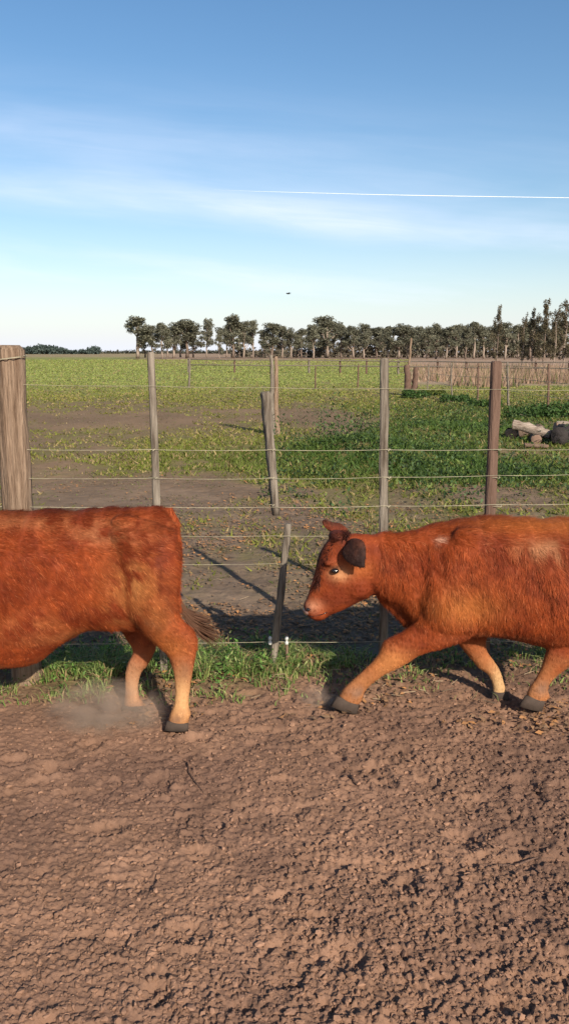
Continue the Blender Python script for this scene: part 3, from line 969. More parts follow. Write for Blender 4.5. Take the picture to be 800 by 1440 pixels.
ordn = ['first', 'second', 'third', 'fourth', 'fifth', 'sixth', 'seventh', 'eighth', 'ninth', 'tenth', 'eleventh', 'twelfth', 'thirteenth',
        'fourteenth', 'fifteenth', 'sixteenth', 'seventeenth', 'eighteenth', 'nineteenth', 'twentieth']
BACKROW = len(TREES)
for i, (px, ty, wd) in enumerate(TREES + EXTRA):
    Y = 205 + 14 * math.sin(i * 1.7) + (18 if i % 2 else 0)
    if px > 600: Y -= 15
    if i >= BACKROW: Y = 248 + 5 * math.sin(i * 2.3)
    top = P(px, ty, Y)
    Hh = top[2]
    tm, cm = variants[i % 9]
    word = 'broad crowned' if wd >= 1.0 else ('slender' if wd <= 0.65 else 'tall')
    if px <= 600 and i < 20:
        lab = f'{word} gum tree, {ordn[i]} from the left end of the distant row'
    else:
        k = max(len(TREES) - 1 - i, 0)
        lab = f'{word} gum tree in the dense right half, {ordn[min(k, 19)]} from the right end' if k < 20 else \
              f'{word} gum tree in the middle of the distant row'
    if i >= BACKROW:
        q = i - BACKROW
        nleft, nright = q, len(EXTRA) - 1 - q
        lab = f'shaggy gum tree of the rear rank, {ordn[nleft]} from its left end' if nleft <= nright else \
              f'shaggy gum tree of the rear rank, {ordn[nright]} from its right end'
    root = empty('gum_tree', (top[0], Y, -0.1), label=lab, cat='tree', group='gum trees in the distant windbreak row')
    s = Hh / 11.0
    root.scale = (s * wd * 1.6, s * wd * 1.6, s)
    root.rotation_euler = (0, 0, i * 2.4)
    link('trunk', tm, root); link('crown', cm, root)

# low scrub between and behind the trunks
n = 16000
cx = np.array([(P(px, 497, 235.0)[0]) for px in range(330, 900, 5)])
cz = 1.0 + 2.6 * np.random.default_rng(5).random(len(cx)) + 2.4 * sstep(-10, 45, cx)
cents = np.stack([cx, 235 + 8 * np.random.default_rng(6).random(len(cx)), cz * 0.6], -1)
V, F_, C = leaf_cloud(cents, 0.9 + cz * 0.65, n, 0.6, (0.125, 0.108, 0.075), 55, 0.8)
V[:, 2] = np.maximum(V[:, 2], -0.05)
link('scrub', mesh_np('scrub', V, F_, C, False, M_LEAF), kind='stuff', label='dull low scrub running behind the row of gum trees')

# feathery trees nearer, at the right
feather = [(701, 433, 508, 95, 0.75, 'wispy dark young tree rising behind the dark brown fence post'),
           (737, 447, 512, 88, 0.85, 'feathery reddish tree at the left of the right hand clump'),
           (751, 440, 512, 92, 0.9, 'feathery tree just right of the gap in the right hand clump'),
           (768, 425, 512, 90, 1.0, 'tallest feathery tree of the right hand clump with a bare twiggy top'),
           (783, 436, 512, 84, 1.0, 'thick feathery tree beside the tallest one of the clump'),
           (797, 430, 512, 90, 1.1, 'feathery tree cut by the right hand edge of the picture'),
           (822, 434, 512, 86, 1.0, 'feathery tree beyond the right hand edge')]
fv = [tree_meshes(300 + i, 7.0, 'feather') for i in range(3)]
for i, (px, ty, by, Y, wd, lab) in enumerate(feather):
    top = P(px, ty, Y)
    tm, cm = fv[i % 3]
    root = empty('casuarina_tree', (top[0], Y, -0.1), label=lab, cat='tree', group='feathery trees at the right')
    s = top[2] / 7.0
    root.scale = (s * wd * 0.85, s * wd * 0.85, s); root.rotation_euler = (0, 0, i * 1.9)
    link('trunk', tm, root); link('crown', cm, root)

# far treeline on the left horizon
rs = np.random.default_rng(9)
xs = np.linspace(P(18, 490, 620)[0], P(134, 490, 620)[0], 46)
hz = 4.2 + 1.8 * np.sin(xs * 0.13) + 1.5 * rs.random(46)
cents = np.stack([xs, np.full(46, 620.0) + rs.random(46) * 10, hz * 0.45], -1)
V, F_, C = leaf_cloud(cents, hz * 0.62, 5200, 1.3, (0.062, 0.085, 0.075), 56, 0.9, 0.5)
V[:, 2] = np.maximum(V[:, 2], -0.1)
link('far_treeline', mesh_np('far_treeline', V, F_, C, False, M_LEAF), kind='stuff', label='low bluish line of far trees on the left horizon')
xs = np.linspace(P(-60, 490, 800)[0], P(420, 490, 800)[0], 130)
hz = 1.9 + 1.2 * rs.random(130)
cents = np.stack([xs, np.full(130, 800.0) + rs.random(130) * 10, hz * 0.5], -1)
V, F_, C = leaf_cloud(cents, hz * 1.1, 6000, 1.4, (0.075, 0.075, 0.055), 57, 0.7, 0.4)
V[:, 2] = np.maximum(V[:, 2], -0.1)
link('far_hedge', mesh_np('far_hedge', V, F_, C, False, M_LEAF), kind='stuff', label='thin dark hedge line along the horizon')

# low bushes by the right hand field fence
BUSH = [(748, 588, 0.32, 'dark rounded bush behind the log heap, left of the thin fence post'),
        (788, 586, 0.42, 'dark leafy bush behind the log heap at the right edge'),
        (587, 560, 0.30, 'green bush at the foot of the dark forked stump'),
        (640, 566, 0.26, 'low green bush beside the thin post left of the dark one'),
        (612, 556, 0.24, 'small yellow green bush right of the forked stump'),
        (680, 572, 0.25, 'low green bush just left of the dark brown post')]
for i, (px, py, r, lab) in enumerate(BUSH):
    bx, by = G(px, py)
    rs = np.random.default_rng(400 + i)
    cents = (rs.random((14, 3)) - 0.5) * np.array([r * 3.2, r * 2, 0]) + np.array([0, 0, r * 0.45])
    V, F_, C = leaf_cloud(cents, r * (0.35 + 0.35 * rs.random(14)), 1500, 0.055, (0.048, 0.095, 0.022) if i != 4 else (0.12, 0.15, 0.03), 410 + i, 0.9, 0.9)
    V[:, 2] = np.maximum(V[:, 2], 0.0)
    root = empty('bush', (bx, by, 0), label=lab, cat='bush', group='bushes in the field')
    link('foliage', mesh_np('foliage', V, F_, C, False, M_LEAF), root)
    ps = [tube([(0, 0, -0.05), tuple(c * 0.5), tuple(c)], [0.012, 0.009, 0.004], 4) for c in cents[:7]]
    tv, tf = join(ps)
    link('stem', mesh_py('stem', tv, tf, M_BARK_GREY), root)


# ------------------------------------------------------------------ calves
def loft(sections, n=20, dome=0.35):
    """sections: (centre, half vector in profile, half width, exponent) -> closed surface"""
    Vs = []; m = len(sections)
    an = np.arange(n) / n * 2 * math.pi
    for c, hv, hw, ex in sections:
        ca, sa = np.cos(an), np.sin(an)
        k = np.sign(ca) * np.abs(ca) ** (2 / ex); q = np.sign(sa) * np.abs(sa) ** (2 / ex)
        Vs.append(np.array(c) + k[:, None] * np.array(hv) + q[:, None] * np.array([0, hw, 0]))
    V = np.concatenate(Vs); F_ = []
    for i in range(m - 1):
        for j in range(n):
            a, b = i * n + j, i * n + (j + 1) % n
            F_.append((a, b, b + n, a + n))
    for end, other in ((0, 1), (m - 1, m - 2)):
        c0 = np.array(sections[end][0]); d = c0 - np.array(sections[other][0]); d = d / (np.linalg.norm(d) + 1e-9)
        r = np.linalg.norm(sections[end][1])
        V = np.vstack([V, c0 + d * r * dome]); ci = len(V) - 1
        for j in range(n):
            F_.append((ci, end * n + j, end * n + (j + 1) % n))
    return V, F_


def smooth_sections(rows, Yc, ex=2.2, sub=4):
    """rows: (x1,y1,x2,y2,halfwidth[,dY]) in photograph pixels at depth Yc -> loft sections, Catmull-Rom resampled"""
    A = []
    for r_ in rows:
        dY = r_[5] if len(r_) > 5 else 0.0
        Y = Yc + dY
        a = np.array(P(r_[0], r_[1], Y)); b = np.array(P(r_[2], r_[3], Y))
        A.append(np.concatenate([a, b, [r_[4]]]))
    A = np.array(A); out = []
    for i in range(len(A) - 1):
        p0, p1, p2, p3 = A[max(i - 1, 0)], A[i], A[i + 1], A[min(i + 2, len(A) - 1)]
        for k in range(sub):
            t = k / sub
            out.append(0.5 * ((2 * p1) + (-p0 + p2) * t + (2 * p0 - 5 * p1 + 4 * p2 - p3) * t * t + (-p0 + 3 * p1 - 3 * p2 + p3) * t ** 3))
    out.append(A[-1])
    return [((o[:3] + o[3:6]) / 2, (o[:3] - o[3:6]) / 2, max(o[6], 0.008), ex) for o in out]


def ellipsoid(c, r, n=14):
    V = []; F_ = []
    for i in range(n + 1):
        ph = math.pi * i / n
        for j in range(2 * n):
            t = math.pi * j / n
            V.append((c[0] + r[0] * math.sin(ph) * math.cos(t), c[1] + r[1] * math.sin(ph) * math.sin(t), c[2] + r[2] * math.cos(ph)))
    for i in range(n):
        for j in range(2 * n):
            a = i * 2 * n + j; b = i * 2 * n + (j + 1) % (2 * n)
            F_.append((a, b, b + 2 * n, a + 2 * n))
    return np.array(V), F_


def fuse(parts, voxel=0.0085, smooth=5):
    V, F_ = join(parts)
    me = bpy.data.meshes.new('tmp'); me.from_pydata([tuple(v) for v in V], [], F_); me.update()
    import bmesh
    bm = bmesh.new(); bm.from_mesh(me)
    bmesh.ops.remove_doubles(bm, verts=bm.verts, dist=1e-5)
    bmesh.ops.recalc_face_normals(bm, faces=bm.faces); bm.to_mesh(me); bm.free()
    o = bpy.data.objects.new('tmp', me); COL.objects.link(o)
    rm = o.modifiers.new('r', 'REMESH'); rm.mode = 'VOXEL'; rm.voxel_size = voxel; rm.use_smooth_shade = True
    sm = o.modifiers.new('s', 'SMOOTH'); sm.factor = 0.5; sm.iterations = smooth
    dg = bpy.context.evaluated_depsgraph_get(); dg.update()
    ev = o.evaluated_get(dg)
    out = bpy.data.meshes.new_from_object(ev, preserve_all_data_layers=False, depsgraph=dg)
    bpy.data.objects.remove(o, do_unlink=True); bpy.data.meshes.remove(me)
    nv = len(out.vertices); co = np.empty(nv * 3, np.float32); out.vertices.foreach_get('co', co)
    co = co.reshape(-1, 3)
    nq = len(out.polygons)
    lt = np.empty(nq, np.int32); out.polygons.foreach_get('loop_total', lt)
    out.calc_loop_triangles()
    tri = np.empty(len(out.loop_triangles) * 3, np.int32); out.loop_triangles.foreach_get('vertices', tri)
    tri = tri.reshape(-1, 3)
    nor = np.empty(nv * 3, np.float32); out.vertices.foreach_get('normal', nor)
    bpy.data.meshes.remove(out)
    return co, tri, nor.reshape(-1, 3)


def coat_colour(v, spots, seed):
    """coat colours: red body, tan lower legs, listed patches, some of them painted light and shade"""
    x, y, z = v[:, 0], v[:, 1], v[:, 2]
    n1_ = fbm(x * 9 + seed, z * 11, 120 + seed, 4)
    n2_ = fbm(x * 30, z * 26 + seed, 130 + seed, 3)
    red = np.array([0.262, 0.050, 0.0115]); deep = np.array([0.165, 0.028, 0.0075]); tan = np.array([0.40, 0.175, 0.065])
    t = sstep(0.30, 0.70, n1_ * 0.45 + n2_ * 0.55)[:, None]
    c = red * t + deep * (1 - t)
    low = (1 - sstep(0.14, 0.36, z + (n1_ - 0.5) * 0.14))[:, None]
    c = c * (1 - low * 0.75) + tan * low * 0.75
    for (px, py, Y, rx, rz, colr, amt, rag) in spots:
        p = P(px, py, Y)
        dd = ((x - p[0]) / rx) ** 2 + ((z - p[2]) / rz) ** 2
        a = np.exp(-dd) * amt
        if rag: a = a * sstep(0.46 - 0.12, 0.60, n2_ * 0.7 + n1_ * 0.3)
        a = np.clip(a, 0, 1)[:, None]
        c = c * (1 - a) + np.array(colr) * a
    return c


def grow_coat(co, tri, nor, colfn, count, flow, length, root, lim=None, seed=0, curl=0.5):
    rs = np.random.default_rng(seed)
    a, b, c = co[tri[:, 0]], co[tri[:, 1]], co[tri[:, 2]]
    fn = np.cross(b - a, c - a); ar = np.linalg.norm(fn, axis=1)
    k = rs.choice(len(tri), count, p=ar / ar.sum())
    u = rs.random((count, 2)); flip = u.sum(1) > 1; u[flip] = 1 - u[flip]
    p = a[k] + (b - a)[k] * u[:, :1] + (c - a)[k] * u[:, 1:]
    n_ = nor[tri[k, 0]] + nor[tri[k, 1]] + nor[tri[k, 2]]; n_ /= np.linalg.norm(n_, axis=1)[:, None] + 1e-9
    fl = flow(p)
    wav = fbm(p[:, 0] * 14, p[:, 2] * 14, 140 + seed, 3) - 0.5
    fl = fl + np.stack([wav * 2.2 * curl, np.zeros(count), (fbm(p[:, 0] * 13 + 5, p[:, 2] * 12, 150 + seed, 3) - 0.5) * 1.2 * curl], -1)
    fl = fl + rs.normal(size=(count, 3)) * 0.22
    fl -= n_ * (fl * n_).sum(1)[:, None]
    fl /= np.linalg.norm(fl, axis=1)[:, None] + 1e-9
    lift = 0.12 + 0.38 * rs.random((count, 1)) ** 1.5
    d = fl + n_ * lift; d /= np.linalg.norm(d, axis=1)[:, None]
    ln = (length(p) * (0.55 + 0.9 * rs.random(count)))[:, None]
    # locks: tips of neighbouring hairs lean together
    gx = p[:, 0] * 62 + (p[:, 1] * 30); gz = p[:, 2] * 40 - p[:, 1] * 30
    cx_, cz_ = np.floor(gx), np.floor(gz)
    jx = (cx_ + 0.2 + 0.6 * hash2(cx_, cz_, 171) - gx) / 62; jz = (cz_ + 0.2 + 0.6 * hash2(cx_, cz_, 172) - gz) / 40
    lock = np.stack([jx, np.zeros(count), jz], -1); lock -= n_ * (lock * n_).sum(1)[:, None]
    lockv = hash2(cx_, cz_, 173)[:, None]
    w = np.cross(n_, d) * (0.0006 + 0.0006 * rs.random((count, 1)))
    base = p - n_ * 0.001
    tip = base + d * ln * (0.75 + 0.5 * lockv) - n_ * ln * 0.08 + lock * 0.75
    V = np.stack([base - w, base + w, tip], 1).reshape(-1, 3)
    cc = colfn(p) * (0.70 + 0.45 * rs.random((count, 1)) + 0.32 * lockv)
    hl = rs.random(count) < 0.07
    cc[hl] = cc[hl] * 1.4 + np.array([0.10, 0.06, 0.03])
    me = mesh_np('coat', V - np.array(root.location), np.arange(count * 3).reshape(-1, 3), np.repeat(cc, 3, axis=0), False, M_HAIR)
    return link('coat', me, root)


def part_np(name, parts, mat, root, **kw):
    V, F_ = join(parts)
    V = V - np.array(root.location)
    return link(name, mesh_py(name, V, F_, mat), root, **kw)


def furred(name, parts, voxel, colfn, count, flow, length, root, seed):
    co, tri, nor = fuse(parts, voxel, 3)
    base = np.array(root.location, np.float32)
    o = link(name, mesh_np(name, co - base, tri, colfn(co), True, M_COAT), root)
    h_ = grow_coat(co, tri, nor, colfn, count, flow, length, root, seed=seed)
    h_.parent = o; h_.name = 'hair'; h_.data.name = 'hair'
    return o


def tuft(name, pts, vecs, col, root, seed, spread=0.35, r0=0.0016, curl=0.008):
    """loose hairs: rooted at pts, growing along vecs with a curl"""
    rs = np.random.default_rng(seed); ps = []
    for p, v in zip(pts, vecs):
        v = v + rs.normal(size=3) * spread * np.linalg.norm(v)
        side = rs.normal(size=3) * curl
        q = [p, p + v * 0.35 + side, p + v * 0.7 - side * 0.5, p + v + side * 0.6 + np.array([0, 0, -0.25 * np.linalg.norm(v)])]
        ps.append(tube(q, [r0, r0, r0 * 0.8, r0 * 0.3], 3, 0, 0, ends=False))
    V, F_ = join(ps)
    V = V - np.array(root.location)
    cc = np.repeat(np.array(col)[None] * (0.5 + rs.random((len(ps), 1))), 12, axis=0)
    me = mesh_py(name, V, F_, M_HAIR, False)
    a = me.color_attributes.new('Col', 'FLOAT_COLOR', 'POINT')
    c4 = np.ones((len(me.vertices), 4), np.float32)
    if len(cc) == len(c4): c4[:, :3] = cc
    else: c4[:, :3] = col
    a.data.foreach_set('color', c4.ravel())
    return link(name, me, root)


def hoof(rows, Yc, root):
    # two claws side by side
    ps = []
    for s in (-1, 1):
        rr_ = [(r_[0], r_[1], r_[2], r_[3], r_[4] * 0.52, s * r_[4] * 0.5) for r_ in rows]
        ps.append(loft(smooth_sections(rr_, Yc, 2.4, 2), 12, 0.15))
    return part_np('hoof', ps, M_HOOF, root)


def ear(root, rows, Yc, col, seed):
    def cf(p):
        n_ = fbm(p[:, 0] * 60, p[:, 2] * 60, seed, 2)[:, None]
        hi = sstep(0.35, 1.0, (p[:, 2] - p[:, 2].min()) / (np.ptp(p[:, 2]) + 1e-6) + (n_[:, 0] - 0.5) * 0.5)[:, None]
        return (np.array(col) * (1 - hi) + np.array([0.055, 0.018, 0.010]) * hi) * (0.6 + 0.8 * n_)
    fl = lambda p: np.tile(np.array([0.8, 0, -0.7]), (len(p), 1))
    return furred('ear', [loft(smooth_sections(rows, Yc, 2.0, 3), 14, 0.6)], 0.0045, cf, 2600, fl, lambda p: np.full(len(p), 0.010), root, seed)


HEADX = {1: -150, 2: 520}


def build_calf(label, loc, parts, spots, seed, hairlen, flow, count):
    root = empty('calf', loc, label=label, cat='calf', group='red calves trotting along the fence')
    co, tri, nor = fuse(parts)
    # shaggy winter coat: soft upright ridges over the trunk
    rg = fbm(co[:, 0] * 26 + 0.8 * vnoise(co[:, 0] * 8, co[:, 2] * 8, 5), co[:, 2] * 9, 160 + seed, 3) - 0.5
    am = (0.012 if seed == 1 else 0.020) * sstep(0.35, 0.5, co[:, 2]) * sstep(P(HEADX[seed], 800, 3.5)[0] - 0.02, P(HEADX[seed], 800, 3.5)[0] + 0.06, co[:, 0])
    co = co + nor * (rg * am)[:, None]
    big = fbm(co[:, 0] * 9, co[:, 2] * 5.5, 175 + seed, 3) - 0.5
    rib = np.sin(co[:, 0] * 62 + co[:, 2] * 10) * sstep(0.42, 0.55, co[:, 2]) * (1 - sstep(0.72, 0.82, co[:, 2])) * 0.0022
    co = co + nor * (big * 0.032 * sstep(0.38, 0.5, co[:, 2]) * (am > 0.002) + rib * (am > 0.002))[:, None]
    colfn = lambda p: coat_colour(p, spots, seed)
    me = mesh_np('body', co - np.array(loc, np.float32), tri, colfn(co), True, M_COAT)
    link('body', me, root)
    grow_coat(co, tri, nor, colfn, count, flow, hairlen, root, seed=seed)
    return root


def flow_body(p):
    f = np.zeros_like(p); f[:, 0] = 0.75; f[:, 2] = -0.8
    lowleg = p[:, 2] < 0.36
    f[lowleg] = (0.15, 0, -1.0)
    up = p[:, 2] > 0.80
    f[up] = (1.0, 0, -0.35)
    return f


# ---- left calf (hind quarters in the picture, head beyond the left edge)
Y1 = 3.36
LN, LF = Y1 - 0.115, Y1 + 0.12
body1 = [(-128, 780, -128, 850, .05), (-118, 755, -118, 885, .10), (-95, 732, -95, 912, .145), (-60, 722, -60, 928, .165), (-20, 719, -20, 936, .185),
         (20, 719, 20, 936, .205), (58, 719, 58, 928, .21), (92, 718, 90, 903, .20), (128, 716, 126, 884, .19), (170, 714, 170, 884, .18),
         (205, 713, 207, 880, .165), (230, 716, 234, 862, .14), (246, 732, 248, 830, .09), (251, 752, 251, 800, .04)]
parts = [loft(smooth_sections(body1, Y1, 2.3), 28)]
nh1 = [(150, 745, 246, 745, .07), (158, 800, 252, 790, .085), (172, 850, 252, 840, .075), (196, 882, 258, 868, .058), (216, 904, 272, 886, .042),
       (235, 922, 278, 903, .034), (243, 942, 274, 932, .027), (246, 965, 269, 962, .022), (245, 988, 266, 988, .022), (239, 1004, 268, 1004, .031), (236, 1016, 265, 1018, .029)]
parts.append(loft(smooth_sections(nh1, LN, 2.1), 18))
fh1 = [(140, 760, 235, 760, .06), (145, 820, 230, 820, .07), (158, 865, 222, 860, .06), (176, 895, 219, 890, .045), (187, 915, 220, 908, .036),
       (180, 932, 212, 930, .032), (176, 948, 200, 945, .024), (176, 968, 195, 967, .021), (175, 986, 198, 985, .028), (174, 993, 200, 994, .028)]
parts.append(loft(smooth_sections(fh1, LF, 2.1), 18))
nf1 = [(-100, 790, -20, 790, .06), (-92, 850, -25, 850, .06), (-85, 900, -38, 895, .045), (-80, 930, -48, 928, .034), (-78, 950, -48, 950, .034),
       (-74, 975, -50, 975, .026), (-74, 1000, -50, 1000, .028), (-78, 1014, -50, 1014, .03)]
parts.append(loft(smooth_sections(nf1, LN, 2.1), 16))
ff1 = [(-110, 800, -40, 800, .06), (-125, 860, -70, 870, .055), (-150, 900, -110, 905, .04), (-165, 925, -135, 930, .033), (-172, 950, -147, 955, .027),
       (-180, 975, -155, 980, .028), (-184, 986, -156, 990, .03)]
parts.append(loft(smooth_sections(ff1, LF, 2.1), 16))
for sy in (-1, 1):
    parts.append(ellipsoid(P(176, 734, Y1 + sy * 0.105), (0.060, 0.040, 0.030)))       # hook bone
    parts.append(ellipsoid(P(238, 742, Y1 + sy * 0.060), (0.032, 0.026, 0.030)))       # pin bone
    parts.append(ellipsoid(P(212, 805, Y1 + sy * 0.115), (0.085, 0.055, 0.150)))       # thigh
parts.append(ellipsoid(P(158, 868, LN + 0.01), (0.050, 0.022, 0.060)))                  # flank fold
parts.append(ellipsoid(P(270, 904, LN), (0.022, 0.020, 0.022)))                         # hock point
parts.append(ellipsoid(P(248, 918, LN), (0.026, 0.030, 0.028)))
parts.append(ellipsoid(P(263, 1003, LN), (0.020, 0.024, 0.016)))                        # dewclaws
parts.append(ellipsoid(P(214, 912, LF), (0.020, 0.018, 0.022)))
parts.append(ellipsoid(P(197, 990, LF), (0.018, 0.024, 0.016)))
nk1 = [(-60, 735, -80, 900, .13), (-110, 735, -125, 860, .115), (-150, 735, -150, 845, .10), (-180, 732, -172, 835, .095)]
parts.append(loft(smooth_sections(nk1, Y1, 2.1), 20))
hd1 = [(-175, 735, -165, 835, .085), (-205, 735, -185, 838, .095), (-228, 760, -198, 842, .085), (-240, 785, -212, 848, .068), (-250, 810, -225, 856, .055),
       (-256, 832, -238, 862, .05), (-257, 845, -248, 860, .035)]
parts.append(loft(smooth_sections(hd1, Y1, 2.2), 18))
spots1 = [(196, 800, Y1, .10, .10, (0.46, 0.22, 0.07), 0.55, True), (180, 845, Y1, .10, .05, (0.42, 0.19, 0.06), 0.5, True),
          (228, 850, Y1, .06, .10, (0.38, 0.14, 0.04), 0.5, False), (255, 975, LN, .06, .13, (0.56, 0.33, 0.15), 0.8, False),
          (60, 860, Y1, .16, .06, (0.42, 0.17, 0.06), 0.35, True), (160, 742, Y1, .14, .03, (0.50, 0.24, 0.11), 0.5, True),
          (240, 905, LN, .09, .06, (0.36, 0.12, 0.03), 0.6, False), (0, 728, Y1, .6, .022, (0.42, 0.17, 0.07), 0.5, True), (205, 870, LN, .07, .05, (0.12, 0.06, 0.035), 0.5, True), (262, 940, LN, .03, .06, (0.13, 0.07, 0.04), 0.5, True), (255, 1010, LN, .05, .03, (0.16, 0.10, 0.07), 0.7, True),
          (105, 880, Y1, .14, .03, (0.40, 0.16, 0.06), 0.4, False), (30, 935, Y1, .3, .025, (0.11, 0.02, 0.007), 0.6, False),  # belly line darkened: shade under the body put into the coat
          (232, 768, Y1, .012, .10, (0.09, 0.018, 0.007), 0.55, False), (188, 960, LF, .06, .14, (0.40, 0.24, 0.14), 0.7, False)]
loc1 = (P(60, 800, Y1)[0], Y1, 0.0)
calf1 = build_calf('red calf walking out of the picture at the left, seen from flank to tail', loc1, parts, spots1, 1,
                   lambda p: 0.009 + 0.022 * sstep(0.25, 0.6, p[:, 2]), flow_body, 260000)
hoof([(235, 1014, 265, 1017, .030), (230, 1026, 266, 1027, .032)], LN, calf1)
hoof([(173, 992, 201, 993, .029), (168, 1003, 202, 1003, .031)], LF, calf1)
hoof([(-79, 1012, -50, 1012, .03), (-84, 1026, -49, 1026, .032)], LN, calf1)
hoof([(-185, 985, -156, 990, .03), (-193, 994, -160, 1000, .032)], LF, calf1)
for ye in (Y1 - 0.082, Y1 + 0.082):
    part_np('eye', [ellipsoid(P(-222, 792, ye), (0.014, 0.012, 0.013), 8)], M_EYE, calf1)
ear(calf1, [(-190, 745, -178, 750, .01, 0), (-182, 752, -162, 765, .02, -.05), (-165, 765, -145, 780, .02, -.09), (-150, 782, -145, 786, .008, -.1)], Y1 - 0.09, (0.12, 0.03, 0.01), 181)
ear(calf1, [(-190, 745, -178, 750, .01, 0), (-182, 748, -162, 761, .02, .05), (-165, 757, -145, 772, .02, .09), (-150, 772, -145, 776, .008, .1)], Y1 + 0.09, (0.12, 0.03, 0.01), 181)
part_np('nose', [ellipsoid(P(-254, 842, Y1), (0.022, 0.042, 0.026), 10)], M_NOSE, calf1)


# tail: dock and hairy switch
def tail(root, path, Y, rad, tip_path, seed):
    pts = [np.array(P(a, b, Y + dy)) for a, b, dy in path]
    cf = lambda p: np.array([0.27, 0.055, 0.015]) * (0.6 + 0.8 * fbm(p[:, 0] * 40, p[:, 2] * 40, seed, 3))[:, None]
    fl = lambda p: np.tile(np.array([0.15, 0, -1.0]), (len(p), 1))
    t = furred('tail', [tube(pts, rad, 12, 0.15, seed)], 0.005, cf, 5000, fl, lambda p: np.full(len(p), 0.026), root, 190 + seed)
    rs = np.random.default_rng(seed)
    ps = []
    for i in range(150):
        s0 = pts[-2] + (pts[-1] - pts[-2]) * rs.random()
        off = (rs.random(3) - 0.5) * np.array([0.05, 0.05, 0.10])
        k = 0.6 + 0.5 * rs.random()
        q = [s0]
        for j, (a_, b_, dy) in enumerate(tip_path):
            w_ = np.array(P(a_, b_, Y + dy)); q.append(s0 + (w_ - s0) * k + off * (j + 1) / len(tip_path))
        ps.append(tube(q, [0.0026] + [0.0022] * (len(q) - 2) + [0.0006], 4, 0, 0))
    V, F_ = join(ps)
    me = mesh_py('switch', V - np.array(root.location), F_, M_HAIR)
    a = me.color_attributes.new('Col', 'FLOAT_COLOR', 'POINT')
    c4 = np.ones((len(me.vertices), 4), np.float32); c4[:, :3] = (0.10, 0.05, 0.03); a.data.foreach_set('color', c4.ravel())
    link('switch', me, t)


tail(calf1, [(222, 722, 0), (238, 721, 0), (246, 736, 0), (249, 770, 0), (248, 805, 0.0), (249, 835, 0), (254, 858, 0)], Y1,
     [.026, .025, .021, .016, .014, .012, .010], [(264, 868, 0), (280, 882, 0.01), (305, 894, 0.02)], 5)

# ---- right calf (head low, trotting to the left)
Y2 = 3.50
RN, RF = Y2 - 0.08, Y2 + 0.09
body2 = [(563, 790, 563, 850, .05), (574, 768, 576, 872, .09), (598, 748, 600, 888, .135), (640, 732, 642, 893, .165), (682, 728, 684, 892, .18),
         (722, 728, 724, 898, .20), (768, 728, 770, 908, .215), (812, 728, 814, 904, .21), (850, 727, 850, 886, .195), (880, 728, 880, 872, .165),
         (898, 740, 900, 850, .11), (906, 758, 906, 830, .05)]
parts = [loft(smooth_sections(body2, Y2, 2.3), 28)]
nk2 = [(620, 737, 606, 888, .135), (578, 746, 578, 866, .115), (545, 751, 552, 846, .098), (515, 751, 533, 838, .09), (495, 750, 515, 836, .085)]
parts.append(loft(smooth_sections(nk2, Y2, 2.1), 22))
hd2 = [(502, 754, 530, 832, .072), (484, 750, 524, 838, .082), (465, 756, 506, 845, .080), (449, 778, 491, 853, .071), (443, 802, 476, 860, .060),
       (437, 824, 463, 865, .047), (431, 841, 456, 870, .046), (427, 850, 450, 872, .046), (427, 858, 443, 871, .037)]
parts.append(loft(smooth_sections(hd2, Y2, 2.35), 22))
parts.append(ellipsoid(P(503, 823, Y2 - 0.055), (0.060, 0.030, 0.062)))          # jaw muscle
parts.append(ellipsoid(P(503, 823, Y2 + 0.055), (0.060, 0.030, 0.062)))
parts.append(ellipsoid(P(464, 792, Y2 - 0.066), (0.030, 0.020, 0.014)))        # brow
parts.append(ellipsoid(P(464, 792, Y2 + 0.066), (0.030, 0.020, 0.014)))
parts.append(ellipsoid(P(474, 814, Y2 - 0.064), (0.022, 0.016, 0.012)))        # lower lid
parts.append(ellipsoid(P(434, 855, Y2 - 0.026), (0.018, 0.022, 0.016)))        # nostril swelling
parts.append(ellipsoid(P(434, 855, Y2 + 0.026), (0.018, 0.022, 0.016)))
parts.append(ellipsoid(P(452, 862, Y2), (0.040, 0.040, 0.014)))                # lip
parts.append(ellipsoid(P(474, 753, Y2), (0.040, 0.060, 0.022)))                # poll
for sy in (-1, 1):
    parts.append(loft(smooth_sections([(640, 745, 690, 752, .030), (615, 790, 690, 800, .055), (590, 835, 690, 845, .066), (600, 880, 672, 885, .05)],
                                      Y2 + sy * 0.104, 2.2), 18))                       # shoulder blade and upper arm
    parts.append(ellipsoid(P(868, 748, Y2 + sy * 0.11), (0.060, 0.04, 0.030)))          # hook bone
    parts.append(ellipsoid(P(866, 810, Y2 + sy * 0.13), (0.10, 0.06, 0.16)))            # thigh
parts.append(loft(smooth_sections([(520, 800, 530, 842, .020), (545, 810, 548, 858, .018), (568, 830, 566, 880, .020), (598, 860, 592, 900, .024), (625, 870, 622, 898, .03)],
                                  Y2, 2.0), 14))                                        # dewlap
parts.append(ellipsoid(P(548, 913, RN), (0.034, 0.034, 0.034)))                         # knee
parts.append(ellipsoid(P(503, 978, RN + 0.0), (0.020, 0.024, 0.015)))                   # dewclaws
parts.append(ellipsoid(P(673, 927, RF), (0.030, 0.032, 0.026)))
parts.append(ellipsoid(P(798, 922, RN), (0.028, 0.028, 0.026)))
parts.append(ellipsoid(P(767, 978, RN), (0.018, 0.022, 0.014)))
nf2 = [(590, 830, 690, 850, .065), (588, 862, 668, 890, .062), (572, 884, 628, 910, .050), (550, 896, 592, 920, .040), (538, 903, 568, 935, .040),
       (530, 922, 549, 944, .034), (513, 940, 531, 955, .025), (495, 956, 515, 970, .024), (482, 969, 509, 984, .031), (475, 981, 504, 992, .030)]
parts.append(loft(smooth_sections(nf2, RN, 2.1), 18))
